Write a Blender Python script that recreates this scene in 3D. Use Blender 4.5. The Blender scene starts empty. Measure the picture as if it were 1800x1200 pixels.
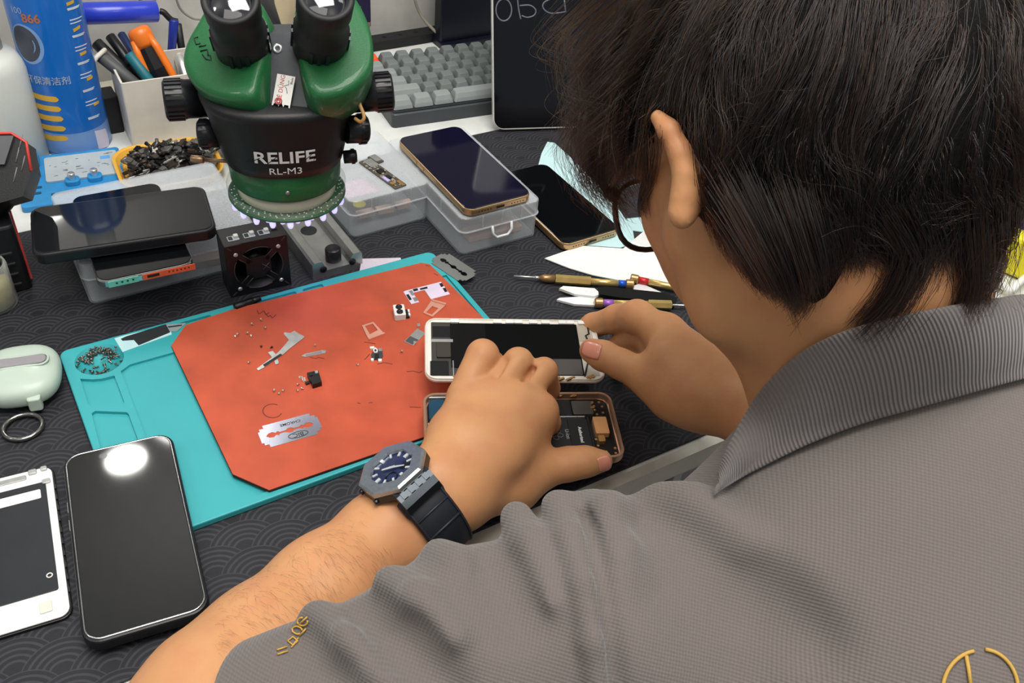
import bpy, bmesh, math, random
import numpy as np
from mathutils import Vector, Matrix
C = bpy.context.scene.collection
SC = bpy.context.scene
RND = random.Random(7)
# ---------------------------------------------------------------- camera (desk frame in mm: X along the desk edge, Y away from the sitter, Z above the desk top)
FPX = 1656.0; PIT = math.radians(40.5); ROLL = math.radians(6.0); YAW = math.radians(34.8); EYE = 505.0
DESK = 0.75
_fh = np.array([math.sin(YAW), math.cos(YAW), 0]); _rt = np.array([math.cos(YAW), -math.sin(YAW), 0]); _z = np.array([0, 0, 1.0])
CW = _fh*math.cos(PIT) - _z*math.sin(PIT); _up = np.cross(_rt, CW)
CR = _rt*math.cos(ROLL) + _up*math.sin(ROLL); CU = -_rt*math.sin(ROLL) + _up*math.cos(ROLL)
CO = np.array([0, 0, EYE])
def ray(x, y): return CR*(x-900)/FPX - CU*(y-600)/FPX + CW
def P(x, y, z=0.0):
    d = ray(x, y); return CO + d*(z-EYE)/d[2]
def D(x, y, dep): return CO + ray(x, y)*dep
def W(p): return Vector((p[0]*.001, p[1]*.001, p[2]*.001 + DESK))
cam = bpy.data.objects.new('camera', bpy.data.cameras.new('camera')); C.objects.link(cam)
cam.data.sensor_width = 36; cam.data.lens = FPX/1800*36; cam.data.clip_start = .01
m3 = Matrix((CR, CU, -CW)).transposed().to_4x4(); m3.translation = W(CO); cam.matrix_world = m3
SC.camera = cam
SC.view_settings.view_transform = 'Standard'; SC.view_settings.look = 'None'
SC.view_settings.gamma = 1; SC.view_settings.use_curve_mapping = False
SC.view_settings.exposure = 0.2
wd = bpy.data.worlds.new('world'); SC.world = wd; wd.use_nodes = True
wd.node_tree.nodes['Background'].inputs[0].default_value = (.86, .93, 1.0, 1); wd.node_tree.nodes['Background'].inputs[1].default_value = .26
def area(name, loc, size, power, col, target=None, spot=None, shape='DISK'):
    l = bpy.data.lights.new(name, 'AREA'); l.shape = shape; l.size = size*.001; l.energy = power; l.color = col
    o = bpy.data.objects.new(name, l); C.objects.link(o); o.location = W(loc)
    if target is not None:
        o.rotation_euler = (W(target)-W(loc)).to_track_quat('-Z', 'Y').to_euler()
    return o
CEIL = 1750.0            # ceiling height above the desk, mm
LAMPS = []
area('ceiling_panel_light', (250, 300, CEIL-60), 1000, 30, (1, .97, .93), (250, 600, 0), shape='SQUARE')
area('ceiling_panel_light', (-300, -300, CEIL-60), 1200, 8, (1, .95, .89), (100, 250, 0), shape='SQUARE')
area('ceiling_panel_light', (1300, 500, CEIL-60), 900, 7, (1, .95, .9), (350, 400, 0), shape='SQUARE')
for q_ in ((300, 1900, CEIL-420), (-900, 700, CEIL-420), (500, -900, CEIL-420), (250, 3300, CEIL-420)):  # unseen fill lamps, added to brighten the ceiling that the screens mirror
    l_ = bpy.data.lights.new('ceiling_fill_light', 'POINT'); l_.energy = 8.5; l_.shadow_soft_size = .12; l_.color = (1, .97, .93)
    o_ = bpy.data.objects.new('ceiling_fill_light', l_); C.objects.link(o_); o_.location = W(q_)
# ---------------------------------------------------------------- materials
def hexc(h):
    h = h.lstrip('#'); v = [int(h[i:i+2], 16)/255 for i in (0, 2, 4)]
    return tuple((x/12.92 if x <= .04045 else ((x+.055)/1.055)**2.4) for x in v) + (1,)
MATS = {}
def mat(name, col, rough=.5, metal=0, spec=.5, var=.08, vscale=40, bump=0, bscale=300, emit=None, estr=0, coat=0, alpha=1, trans=0, ior=1.45, sub=0):
    if name in MATS: return MATS[name]
    m = bpy.data.materials.new(name); m.use_nodes = True; nt = m.node_tree; b = nt.nodes['Principled BSDF']
    c = hexc(col) if isinstance(col, str) else tuple(col)+(1,)
    N, L = nt.nodes, nt.links
    tc = N.new('ShaderNodeTexCoord')
    nz = N.new('ShaderNodeTexNoise'); nz.inputs['Scale'].default_value = vscale; nz.inputs['Detail'].default_value = 4; L.new(tc.outputs['Object'], nz.inputs['Vector'])
    rp = N.new('ShaderNodeValToRGB')
    rp.color_ramp.elements[0].position = .3; rp.color_ramp.elements[1].position = .7
    rp.color_ramp.elements[0].color = tuple(x*(1-var) for x in c[:3])+(1,)
    rp.color_ramp.elements[1].color = tuple(min(1, x*(1+var)) for x in c[:3])+(1,)
    L.new(nz.outputs['Fac'], rp.inputs['Fac']); L.new(rp.outputs['Color'], b.inputs['Base Color'])
    b.inputs['Roughness'].default_value = rough; b.inputs['Metallic'].default_value = metal
    b.inputs['Specular IOR Level'].default_value = spec; b.inputs['IOR'].default_value = ior
    b.inputs['Coat Weight'].default_value = coat; b.inputs['Coat Roughness'].default_value = .08
    b.inputs['Transmission Weight'].default_value = trans; b.inputs['Alpha'].default_value = alpha
    if sub:
        b.inputs['Subsurface Weight'].default_value = sub; b.inputs['Subsurface Radius'].default_value = (1, .35, .2); b.inputs['Subsurface Scale'].default_value = .004
    if emit:
        b.inputs['Emission Color'].default_value = hexc(emit); b.inputs['Emission Strength'].default_value = estr
    if bump:
        n2 = N.new('ShaderNodeTexNoise'); n2.inputs['Scale'].default_value = bscale; n2.inputs['Detail'].default_value = 3; L.new(tc.outputs['Object'], n2.inputs['Vector'])
        bp = N.new('ShaderNodeBump'); bp.inputs['Strength'].default_value = bump; bp.inputs['Distance'].default_value = .001
        L.new(n2.outputs['Fac'], bp.inputs['Height']); L.new(bp.outputs['Normal'], b.inputs['Normal'])
    MATS[name] = m; return m
def clearmat(name, tint, op, rough=.15, rim=.6):
    """clear or milky plastic: see-through share, milky diffuse share, gloss stronger at grazing angles"""
    if name in MATS: return MATS[name]
    m = bpy.data.materials.new(name); m.use_nodes = True; nt = m.node_tree; N, L = nt.nodes, nt.links
    b = N['Principled BSDF']; out = N['Material Output']
    b.inputs['Base Color'].default_value = hexc(tint); b.inputs['Roughness'].default_value = rough
    tr = N.new('ShaderNodeBsdfTransparent'); tr.inputs[0].default_value = tuple(.75+.25*x for x in hexc(tint)[:3])+(1,)
    lw = N.new('ShaderNodeLayerWeight'); lw.inputs[0].default_value = .35
    nz = N.new('ShaderNodeTexNoise'); nz.inputs['Scale'].default_value = 60
    mr = N.new('ShaderNodeMapRange'); mr.inputs['To Min'].default_value = op; mr.inputs['To Max'].default_value = min(1, op+rim)
    L.new(lw.outputs['Facing'], mr.inputs['Value'])
    ad = N.new('ShaderNodeMath'); ad.operation = 'MULTIPLY_ADD'; ad.inputs[1].default_value = .06; L.new(nz.outputs['Fac'], ad.inputs[0]); L.new(mr.outputs[0], ad.inputs[2])
    mx = N.new('ShaderNodeMixShader'); L.new(ad.outputs[0], mx.inputs[0]); L.new(tr.outputs[0], mx.inputs[1]); L.new(b.outputs[0], mx.inputs[2]); L.new(mx.outputs[0], out.inputs[0])
    MATS[name] = m; return m
# ---------------------------------------------------------------- mesh builder (mm, local)
def rot(v, ang, ax='z'):
    v = np.asarray(v, float); c, s = math.cos(ang), math.sin(ang); o = v.copy()
    i, j = {'z': (0, 1), 'x': (1, 2), 'y': (2, 0)}[ax]
    o[..., i] = v[..., i]*c - v[..., j]*s; o[..., j] = v[..., i]*s + v[..., j]*c
    return o
def rrect(w, d, r, n=5):
    r = min(r, w/2-1e-3, d/2-1e-3); pts = []
    for cx, cy, a0 in ((w/2-r, d/2-r, 0), (-w/2+r, d/2-r, 90), (-w/2+r, -d/2+r, 180), (w/2-r, -d/2+r, 270)):
        for k in range(n+1):
            a = math.radians(a0+90*k/n); pts.append((cx+r*math.cos(a), cy+r*math.sin(a)))
    return pts
class MB:
    def __init__(s): s.v = []; s.f = []; s.m = []; s.sm = []; s.uv = None
    def add(s, verts, faces, mi=0, smooth=False):
        o = len(s.v); s.v.extend([tuple(map(float, p)) for p in verts])
        for f in faces: s.f.append([i+o for i in f]); s.m.append(mi); s.sm.append(smooth)
        return s
    def rings(s, rings, mi=0, cap0=True, cap1=True, closed=True, smooth=False):
        n = len(rings[0]); V = [p for r in rings for p in r]; Fc = []
        for i in range(len(rings)-1):
            for j in range(n if closed else n-1):
                k = (j+1) % n; Fc.append([i*n+j, i*n+k, (i+1)*n+k, (i+1)*n+j])
        if cap0: Fc.append(list(range(n))[::-1])
        if cap1: Fc.append([(len(rings)-1)*n+j for j in range(n)])
        return s.add(V, Fc, mi, smooth)
    def box(s, c, size, mi=0, rz=0, rx=0, ry=0):
        x, y, z = [q/2 for q in size]
        V = np.array([(-x, -y, -z), (x, -y, -z), (x, y, -z), (-x, y, -z), (-x, -y, z), (x, -y, z), (x, y, z), (-x, y, z)])
        if rx: V = rot(V, rx, 'x')
        if ry: V = rot(V, ry, 'y')
        if rz: V = rot(V, rz, 'z')
        return s.add(V+np.array(c), [[3, 2, 1, 0], [4, 5, 6, 7], [0, 1, 5, 4], [1, 2, 6, 5], [2, 3, 7, 6], [3, 0, 4, 7]], mi)
    def rbox(s, c, size, r=3, b=.6, mi=0, rz=0, n=5, M=None, smooth=False):
        """rounded-corner slab with softened edges; c = centre of the base"""
        w, d, h = size; rg = []
        for ins, z in ((b, 0), (b*.3, b*.3), (0, b), (0, h-b), (b*.3, h-b*.3), (b, h)):
            rg.append([(x, y, z) for x, y in rrect(w-2*ins, d-2*ins, max(r-ins, .05), n)])
        V = np.array(rg)
        if rz: V = rot(V, rz)
        if M is not None: V = np.array([[M(p) for p in q] for q in V])
        else: V = V+np.array(c)
        return s.rings([list(map(tuple, q)) for q in V], mi, smooth=smooth)
    def prism(s, poly, z0, z1, mi=0, M=None):
        if M is None and sum(poly[i][0]*poly[(i+1) % len(poly)][1]-poly[(i+1) % len(poly)][0]*poly[i][1] for i in range(len(poly))) < 0: poly = poly[::-1]
        a = [(x, y, z0) for x, y in poly]; b = [(x, y, z1) for x, y in poly]
        if M is not None: a = [M(p) for p in a]; b = [M(p) for p in b]
        return s.rings([a, b], mi)
    def lathe(s, prof, o=(0, 0, 0), ax=(0, 0, 1), n=32, mi=0, smooth=True, cap0=True, cap1=True):
        q = Vector(ax).to_track_quat('Z', 'Y'); o = Vector(o); rg = []
        for r, z in prof:
            rg.append([tuple(o + q @ Vector((r*math.cos(2*math.pi*k/n), r*math.sin(2*math.pi*k/n), z))) for k in range(n)])
        return s.rings(rg, mi, cap0, cap1, smooth=smooth)
    def cyl(s, p0, p1, r0, r1=None, n=20, mi=0, smooth=True, b=0):
        p0 = Vector(p0); p1 = Vector(p1); L = (p1-p0).length; r1 = r0 if r1 is None else r1
        pr = [(r0, 0), (r1, L)] if not b else [(r0-b, 0), (r0, b), (r1, L-b), (r1-b, L)]
        return s.lathe(pr, p0, p1-p0, n, mi, smooth)
    def tube(s, pts, rad, n=8, mi=0, closed=False, smooth=True):
        pts = [Vector(p) for p in pts]; N = len(pts); rg = []; prev = None
        for i, p in enumerate(pts):
            t = (pts[(i+1) % N]-pts[i-1]) if closed else (pts[min(i+1, N-1)]-pts[max(i-1, 0)])
            t.normalize()
            u = prev - t*prev.dot(t) if prev is not None else t.orthogonal()
            if u.length < 1e-6: u = t.orthogonal()
            u.normalize(); prev = u; w = t.cross(u); r = rad[i] if hasattr(rad, '__len__') else rad
            rg.append([tuple(p + u*r*math.cos(2*math.pi*k/n) + w*r*math.sin(2*math.pi*k/n)) for k in range(n)])
        if closed: rg.append(rg[0]); return s.rings(rg, mi, False, False, smooth=smooth)
        return s.rings(rg, mi, smooth=smooth)
    def ribbon(s, pts, wvec, mi=0, th=.3):
        w = np.array(wvec)/2.0; pts = [np.array(p, float) for p in pts]; up = np.array((0, 0, th))
        return s.rings([[tuple(p-w), tuple(p+w), tuple(p+w+up), tuple(p-w+up)] for p in pts], mi)
    def text(s, txt, size, M, mi=0, ext=.05, bold=0):
        cu = bpy.data.curves.new('t', 'FONT'); cu.body = txt; cu.size = size; cu.extrude = ext; cu.align_x = 'CENTER'; cu.align_y = 'CENTER'; cu.offset = bold; cu.resolution_u = 3
        o = bpy.data.objects.new('t', cu); me = bpy.data.meshes.new_from_object(o)
        bm = bmesh.new(); bm.from_mesh(me); bmesh.ops.triangulate(bm, faces=bm.faces); bm.to_mesh(me); bm.free()
        s.add([M((v.co.x, v.co.y, v.co.z)) for v in me.vertices], [list(p.vertices) for p in me.polygons], mi)
        bpy.data.meshes.remove(me); bpy.data.objects.remove(o); bpy.data.curves.remove(cu); return s
    def build(s, name, mats, parent=None, org=None, auto=True, sub=0):
        me = bpy.data.meshes.new(name); V = np.array(s.v, float)
        me.from_pydata((V*.001).tolist(), [], s.f)
        mats = mats if isinstance(mats, (list, tuple)) else [mats]
        for m in mats: me.materials.append(m)
        me.polygons.foreach_set('material_index', [min(i, len(mats)-1) for i in s.m]); me.polygons.foreach_set('use_smooth', s.sm)
        me.update()
        o = bpy.data.objects.new(name, me); C.objects.link(o)
        if parent is not None: o.parent = parent
        else: o.location = W(org if org is not None else (0, 0, 0))
        if sub:
            md = o.modifiers.new('sub', 'SUBSURF'); md.levels = md.render_levels = sub
        return o
def tag(o, label, cat, group=None, kind=None):
    o['label'] = label; o['category'] = cat
    if group: o['group'] = group
    if kind: o['kind'] = kind
    return o
def thing(name, label, cat, loc=(0, 0, 0), rz=0, group=None):
    o = bpy.data.objects.new(name, None); C.objects.link(o); o.empty_display_size = .02
    o.location = W(loc); o.rotation_euler = (0, 0, rz); return tag(o, label, cat, group)
def struct(name, mb, m, **k):
    o = mb.build(name, m, org=k.get('org', (0, 0, 0))); o['kind'] = 'structure'; return o
def dup(root, loc, rz=None, label=None):
    r = root.copy(); C.objects.link(r); r.location = W(loc)
    if rz is not None: r.rotation_euler = (0, 0, rz) if not hasattr(rz, '__len__') else rz
    if label: r['label'] = label
    for ch in list(root.children):
        c = ch.copy(); C.objects.link(c); c.parent = r
        for g in ch.children:
            d = g.copy(); C.objects.link(d); d.parent = c
    return r
def catm(P_, n=8, closed=False):
    """smooth curve through points"""
    P_ = [np.array(p, float) for p in P_]; N = len(P_); out = []
    for i in range(N if closed else N-1):
        g = lambda k: P_[k % N] if closed else P_[min(max(k, 0), N-1)]
        a, b, c, d = g(i-1), g(i), g(i+1), g(i+2)
        for k in range(n):
            t = k/n; out.append(.5*((2*b)+(c-a)*t+(2*a-5*b+4*c-d)*t*t+(3*b-a-3*c+d)*t**3))
    if not closed: out.append(P_[-1])
    return out
def math_node(nt, op, a, b=None, c=None):
    n = nt.nodes.new('ShaderNodeMath'); n.operation = op
    for i, v in enumerate((a, b, c)):
        if v is None: continue
        if isinstance(v, (int, float)): n.inputs[i].default_value = v
        else: nt.links.new(v, n.inputs[i])
    return n.outputs[0]
# ================================================================ setting
M_wall = mat('wall_paint', '#b9bab6', .7, bump=.05); M_ceil = mat('ceiling_paint', '#e2e2df', .8); M_floor = mat('floor_tile', '#8d8a86', .4)
M_white = mat('white_laminate', '#d6d8d4', .35); M_alu = mat('edge_trim_metal', '#cfcdc2', .38, .35); M_grey = mat('grey_drawer', '#9a9ba1', .5, bump=.05)
def plane_box(name, lo, hi, m):
    lo, hi = np.array(lo, float), np.array(hi, float); return struct(name, MB().box((lo+hi)/2, hi-lo), m)
FZ = -750
plane_box('floor', (-2400, -1700, FZ-40), (2900, 4200, FZ), M_floor)
plane_box('ceiling', (-2400, -1700, CEIL), (2900, 4200, CEIL+40), M_ceil)
plane_box('wall_back', (-2400, 4200, FZ), (2900, 4260, CEIL), M_wall)
plane_box('wall_left', (-2460, -1700, FZ), (-2400, 4260, CEIL), M_wall)
plane_box('wall_right', (2900, -1700, FZ), (2960, 4260, CEIL), M_wall)
# ceiling downlights: the round lamps mirrored in the phone glass
M_lamp = mat('lamp_glow', '#ffffff', .5, emit='#fffdf6', estr=30); M_lrim = mat('lamp_rim', '#e8e8e4', .4)
def mirror_spot(px, py, zs, zc):
    p = P(px, py, zs); d = ray(px, py); d = d*np.array((1, 1, -1)); return p + d*(zc-zs)/d[2]
lp = mirror_spot(221, 806, 17.6, CEIL-14)
lp2 = mirror_spot(84, 372, 62, CEIL-14)
lamp_spots = [(lp, 'round ceiling downlight above the front of the desk'), (lp2, 'round ceiling downlight above the back left of the desk')]
for q, lb in lamp_spots:
    t = thing('ceiling_downlight', lb, 'ceiling light', (q[0], q[1], CEIL-14), 0, 'ceiling downlights')
    MB().lathe([(64, 14), (72, 14), (72, 2), (66, 0), (60, 3), (60, 14)], n=40, cap0=False, cap1=False).build('rim', M_lrim, t)
    MB().lathe([(0.1, 3), (60, 3), (60, 5), (.1, 5)], n=40, cap0=False, cap1=False).build('diffuser', M_lamp, t)
# ---------------------------------------------------------------- desk
EY = 322.0
dk = thing('repair_desk', 'white repair desk with grey drawer fronts and pale metal front edge', 'desk', (0, 0, 0))
MB().box((300, (EY+3+1280)/2, -9), (1500, 1280-EY-3, 18)).build('desktop', M_white, dk)
MB().box((300, EY-1, -8), (1500, 8, 18)).build('edge_trim', M_alu, dk)
MB().box((300, 800, -385), (1480, 900, 730)).build('cabinet_body', M_grey, dk)
M_frame = mat('drawer_frame', '#c4c5c0', .4)
xd = P(1147, 800, -20)[0]
for x0, x1 in ((xd-440, xd-7), (xd+7, xd+410)):
    dr = MB().box(((x0+x1)/2, EY+14, -310), (x1-x0, 14, 580)).build('drawer_front', M_grey, dk)
    f = MB()
    for a in ((x0+4, 8), (x1-4, 8)): f.box((a[0], EY+5, -310), (a[1], 8, 580))
    f.box(((x0+x1)/2, EY+5, -24), (x1-x0-16, 8, 8)); f.build('drawer_frame', M_frame, dr)
# dark desk mat printed with overlapping wave scales
def wave_mat():
    m = mat('wave_mat', '#17181e', .62, bump=.12, bscale=900); nt = m.node_tree; N, L = nt.nodes, nt.links; b = N['Principled BSDF']
    tc = N.new('ShaderNodeTexCoord'); sp = N.new('ShaderNodeSeparateXYZ'); L.new(tc.outputs['Object'], sp.inputs[0])
    A = P(413, 922); mn = lambda *a: math_node(nt, *a)
    R = 23.3
    u = mn('MULTIPLY', mn('SUBTRACT', sp.outputs[0], A[0]*.001), 1000/R); v = mn('MULTIPLY', mn('SUBTRACT', sp.outputs[1], A[1]*.001), 1000/R)
    j0 = mn('CEIL', mn('DIVIDE', mn('SUBTRACT', v, 1.0), .5))
    dist = None
    for k in (3, 2, 1, 0):
        j = mn('ADD', j0, float(k)); cy = mn('MULTIPLY', j, .5)
        off = mn('FLOORED_MODULO', j, 2.0)
        du = mn('SUBTRACT', mn('FLOORED_MODULO', mn('ADD', mn('SUBTRACT', u, off), 1.0), 2.0), 1.0)
        dv = mn('SUBTRACT', v, cy); d = mn('SQRT', mn('ADD', mn('MULTIPLY', du, du), mn('MULTIPLY', dv, dv)))
        if dist is None: dist = d
        else:
            ins = mn('LESS_THAN', d, 1.0)
            dist = mn('ADD', mn('MULTIPLY', ins, d), mn('MULTIPLY', mn('SUBTRACT', 1.0, ins), dist))
    s = mn('MULTIPLY', mn('SUBTRACT', dist, .34), 6.05)
    tri = mn('ABSOLUTE', mn('SUBTRACT', mn('FRACT', mn('ADD', s, .5)), .5))
    line = mn('MULTIPLY', mn('LESS_THAN', tri, .2), mn('GREATER_THAN', dist, .3))
    mx = N.new('ShaderNodeMix'); mx.data_type = 'RGBA'; L.new(line, mx.inputs[0])
    src = b.inputs['Base Color'].links[0].from_socket; L.new(src, mx.inputs[6]); mx.inputs[7].default_value = hexc('#303138')
    L.new(mx.outputs[2], b.inputs['Base Color']); return m
mtop = MB().rbox((290, (EY+6+800)/2, .2), (900, 800-EY-6, 2.2), r=8, b=.5)
tag(mtop.build('desk_mat', wave_mat()), 'large dark desk mat printed with grey overlapping wave arcs', 'desk mat')
MZ = 2.4
# ================================================================ smooth-union body modelling (mm)
class Grid:
    def __init__(s, lo, hi, h):
        s.lo = np.array(lo, float); s.h = h; s.n = np.ceil((np.array(hi)-s.lo)/h).astype(int)+1
        s.d = np.full(s.n, 40.0, np.float32)
    def _box(s, lo, hi):
        a = np.clip(np.floor((lo-s.lo)/s.h).astype(int), 0, s.n); b = np.clip(np.ceil((hi-s.lo)/s.h).astype(int)+1, 0, s.n)
        if np.any(b <= a): return None, None
        sl = tuple(slice(i, j) for i, j in zip(a, b))
        ax = [(s.lo[q]+s.h*np.arange(a[q], b[q])).astype(np.float32) for q in range(3)]
        return sl, np.meshgrid(*ax, indexing='ij', sparse=True)
    def _mix(s, sl, e, k, op):
        d = s.d[sl]
        if op == 'add':
            if k <= 0: s.d[sl] = np.minimum(d, e); return
            hh = np.maximum(k-np.abs(d-e), 0)/k; s.d[sl] = np.minimum(d, e)-hh*hh*k*.25
        else:
            e = -e; hh = np.maximum(k-np.abs(d-e), 0)/max(k, 1e-6); s.d[sl] = np.maximum(d, e)+hh*hh*k*.25
    def cone(s, a, b, ra, rb, k=6, op='add'):
        a = np.array(a, float); b = np.array(b, float); m = max(ra, rb)+k+12
        sl, g = s._box(np.minimum(a, b)-m, np.maximum(a, b)+m)
        if sl is None: return
        ab = b-a; L2 = max(ab @ ab, 1e-6)
        t = np.clip(((g[0]-a[0])*ab[0]+(g[1]-a[1])*ab[1]+(g[2]-a[2])*ab[2])/L2, 0, 1)
        e = np.sqrt((g[0]-a[0]-t*ab[0])**2+(g[1]-a[1]-t*ab[1])**2+(g[2]-a[2]-t*ab[2])**2)-(ra+(rb-ra)*t)
        s._mix(sl, e.astype(np.float32), k, op)
    def ell(s, c, rad, axes=None, k=6, op='add'):
        c = np.array(c, float); rad = np.array(rad, float); axes = np.eye(3) if axes is None else np.array(axes)
        m = max(rad)+k+12; sl, g = s._box(c-m, c+m)
        if sl is None: return
        q = [(g[0]-c[0])*ax[0]+(g[1]-c[1])*ax[1]+(g[2]-c[2])*ax[2] for ax in axes]
        k0 = np.sqrt(sum((q[i]/rad[i])**2 for i in range(3))); k1 = np.sqrt(sum((q[i]/rad[i]**2)**2 for i in range(3)))+1e-9
        s._mix(sl, (k0*(k0-1)/k1).astype(np.float32), k, op)
    def half(s, p, n, k=1):
        """keep the side where (x-p).n < 0"""
        n = np.array(n, float); n /= np.linalg.norm(n); sl, g = s._box(s.lo, s.lo+s.h*s.n)
        e = ((g[0]-p[0])*n[0]+(g[1]-p[1])*n[1]+(g[2]-p[2])*n[2]).astype(np.float32)
        s._mix(sl, -e, k, 'sub')
    def at(s, p):
        i = np.clip((np.array(p)-s.lo)/s.h, 0, s.n-2); a = i.astype(int); f = i-a; v = 0.0
        for o in np.ndindex(2, 2, 2):
            v += float(s.d[a[0]+o[0], a[1]+o[1], a[2]+o[2]])*np.prod([f[q] if o[q] else 1-f[q] for q in range(3)])
        return v
    def mesh(s, smooth=2):
        d = s.d; I = d < 0; cn = np.array(d.shape)-1
        cnt = np.zeros(cn, np.int8)
        for o in np.ndindex(2, 2, 2): cnt += I[o[0]:o[0]+cn[0], o[1]:o[1]+cn[1], o[2]:o[2]+cn[2]]
        act = np.argwhere((cnt > 0) & (cnt < 8)); idx = np.full(cn, -1, np.int32); idx[tuple(act.T)] = np.arange(len(act))
        pos = np.zeros((len(act), 3)); num = np.zeros(len(act))
        for o in np.ndindex(2, 2, 2):
            for q in range(3):
                if o[q]: continue
                o2 = list(o); o2[q] = 1
                A = d[tuple((act+o).T)]; B = d[tuple((act+o2).T)]; m = (A < 0) != (B < 0)
                t = A[m]/(A[m]-B[m]); p = np.tile(np.array(o, float), (m.sum(), 1)); p[:, q] += t; pos[m] += p; num[m] += 1
        V = s.lo+s.h*(act+pos/num[:, None]); Fs = []
        for q in range(3):
            u, w = (q+1) % 3, (q+2) % 3
            a = [slice(None)]*3; b = [slice(None)]*3; a[q] = slice(0, -1); b[q] = slice(1, None)
            E = np.argwhere(I[tuple(a)] != I[tuple(b)]); E = E[(E[:, u] > 0) & (E[:, w] > 0) & (E[:, u] < cn[u]) & (E[:, w] < cn[w])]
            fl = I[tuple(E.T)]; cs = []
            for du, dw in ((-1, -1), (0, -1), (0, 0), (-1, 0)):
                c = E.copy(); c[:, u] += du; c[:, w] += dw; cs.append(idx[tuple(c.T)])
            Q = np.stack(cs, 1); Q[~fl] = Q[~fl][:, ::-1]; Fs.append(Q)
        Fs = np.concatenate(Fs)
        e = np.concatenate([Fs[:, [0, 1]], Fs[:, [1, 2]], Fs[:, [2, 3]], Fs[:, [3, 0]]])
        for _ in range(smooth):
            acc = np.zeros_like(V); n = np.zeros(len(V))
            for a, b in ((0, 1), (1, 0)):
                for q in range(3): acc[:, q] += np.bincount(e[:, a], V[e[:, b], q], len(V))
                n += np.bincount(e[:, a], minlength=len(V))
            V = V*.5+.5*acc/np.maximum(n, 1)[:, None]
        return V, Fs
    def grad(s, pts):
        i = np.clip(((pts-s.lo)/s.h).round().astype(int), 1, s.n-2); g = np.zeros_like(pts)
        for q in range(3):
            a = i.copy(); b = i.copy(); a[:, q] -= 1; b[:, q] += 1
            g[:, q] = s.d[tuple(b.T)]-s.d[tuple(a.T)]
        return g/np.maximum(np.linalg.norm(g, axis=1), 1e-6)[:, None]
    def val(s, pts):
        i = np.clip(((pts-s.lo)/s.h).round().astype(int), 0, s.n-1); return s.d[tuple(i.T)]
def sdf_obj(name, V, Fs, m, parent=None, org=(0, 0, 0)):
    V = (np.array(V)-np.array(org))*.001; me = bpy.data.meshes.new(name)
    me.vertices.add(len(V)); me.vertices.foreach_set('co', V.astype(np.float32).ravel())
    me.loops.add(Fs.size); me.loops.foreach_set('vertex_index', Fs.astype(np.int32).ravel())
    me.polygons.add(len(Fs)); me.polygons.foreach_set('loop_start', np.arange(0, Fs.size, 4, dtype=np.int32))
    try: me.polygons.foreach_set('loop_total', np.full(len(Fs), 4, np.int32))
    except Exception: pass
    me.polygons.foreach_set('use_smooth', np.ones(len(Fs), bool)); me.materials.append(m); me.update(calc_edges=True); me.validate()
    o = bpy.data.objects.new(name, me); C.objects.link(o)
    if parent is not None: o.parent = parent
    else: o.location = W(org)
    return o
# ================================================================ the technician
def skin_mat():
    m = mat('skin', '#c99366', .48, spec=.35, var=.06, vscale=25, bump=.12, bscale=420, sub=.18); nt = m.node_tree; N, L = nt.nodes, nt.links; b = N['Principled BSDF']
    src = b.inputs['Base Color'].links[0].from_socket; tc = N.new('ShaderNodeTexCoord'); nz = N.new('ShaderNodeTexNoise'); nz.inputs['Scale'].default_value = 55; nz.inputs['Detail'].default_value = 5; L.new(tc.outputs['Object'], nz.inputs['Vector'])
    mx = N.new('ShaderNodeMix'); mx.data_type = 'RGBA'; L.new(math_node(nt, 'MULTIPLY', math_node(nt, 'SUBTRACT', nz.outputs['Fac'], .42), 1.6), mx.inputs[0]); mx.clamp_factor = True; L.new(src, mx.inputs[6]); mx.inputs[7].default_value = hexc('#bd7c5b'); L.new(mx.outputs[2], b.inputs['Base Color'])
    return m
M_skin = skin_mat(); M_nail = mat('fingernail', '#d88f78', .25, var=.03, coat=.3)
def Q(x, y, d): return D(x, y, d)
def rp(r, d): return r*d/FPX
SK = Grid((-110, 40, -70), (470, 500, 400), 1.6)
DZ = 0.0
def lim(pts, k=6, g=None):
    """chain of tapered limbs through (px, py, depth, radius px) joints"""
    g = g or SK
    pts = [(p[0], p[1], p[2]+DZ, p[3]) for p in pts]
    for a, b in zip(pts, pts[1:]): g.cone(Q(*a[:3]), Q(*b[:3]), rp(a[3], a[2]), rp(b[3], b[2]), k)
# --- head frame
HC = D(1415, 250, 455)
hf = np.array((.155, .75, -.64)); hf /= np.linalg.norm(hf); hu = np.array((0, 0, 1.0)); hu = hu-hu@hf*hf; hu /= np.linalg.norm(hu); hl = np.cross(hu, hf)
HA = [hf, hu, hl]
def H(a, b, c): return HC+hf*a+hu*b+hl*c
SK.ell(H(-4, 12, 0), (94, 88, 74), HA, 2)
SK.ell(H(42, -35, 0), (52, 62, 60), HA, 25)
for sg in (1, -1):
    SK.cone(H(5, -38, 58*sg), H(12, -72, 46*sg), 18, 15, 20); SK.cone(H(12, -72, 46*sg), H(60, -84, 10*sg), 15, 14, 18)
    SK.cone(H(58, -22, 44*sg), H(72, -25, 30*sg), 14, 14, 14)          # cheekbone
    SK.ell(H(88, -6, 31*sg), (12, 9, 14), HA, 5, 'sub'); SK.ell(H(76, -7, 31*sg), (12.5, 12, 12.5), HA, 1)
    SK.cone(H(90, 8, 14*sg), H(84, 6, 46*sg), 7, 6, 8)                 # brow
SK.cone(H(64, -84, 0), H(72, -80, 0), 15, 12, 14)
SK.cone(H(92, -4, 0), H(106, -34, 0), 6, 8, 8); SK.cone(H(97, -38, 9), H(97, -38, -9), 6, 6, 5)
for b_ in (-56, -64): SK.cone(H(88, b_, -18), H(93, b_, 0), 3.5, 5, 4); SK.cone(H(88, b_, 18), H(93, b_, 0), 3.5, 5, 4)
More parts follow.
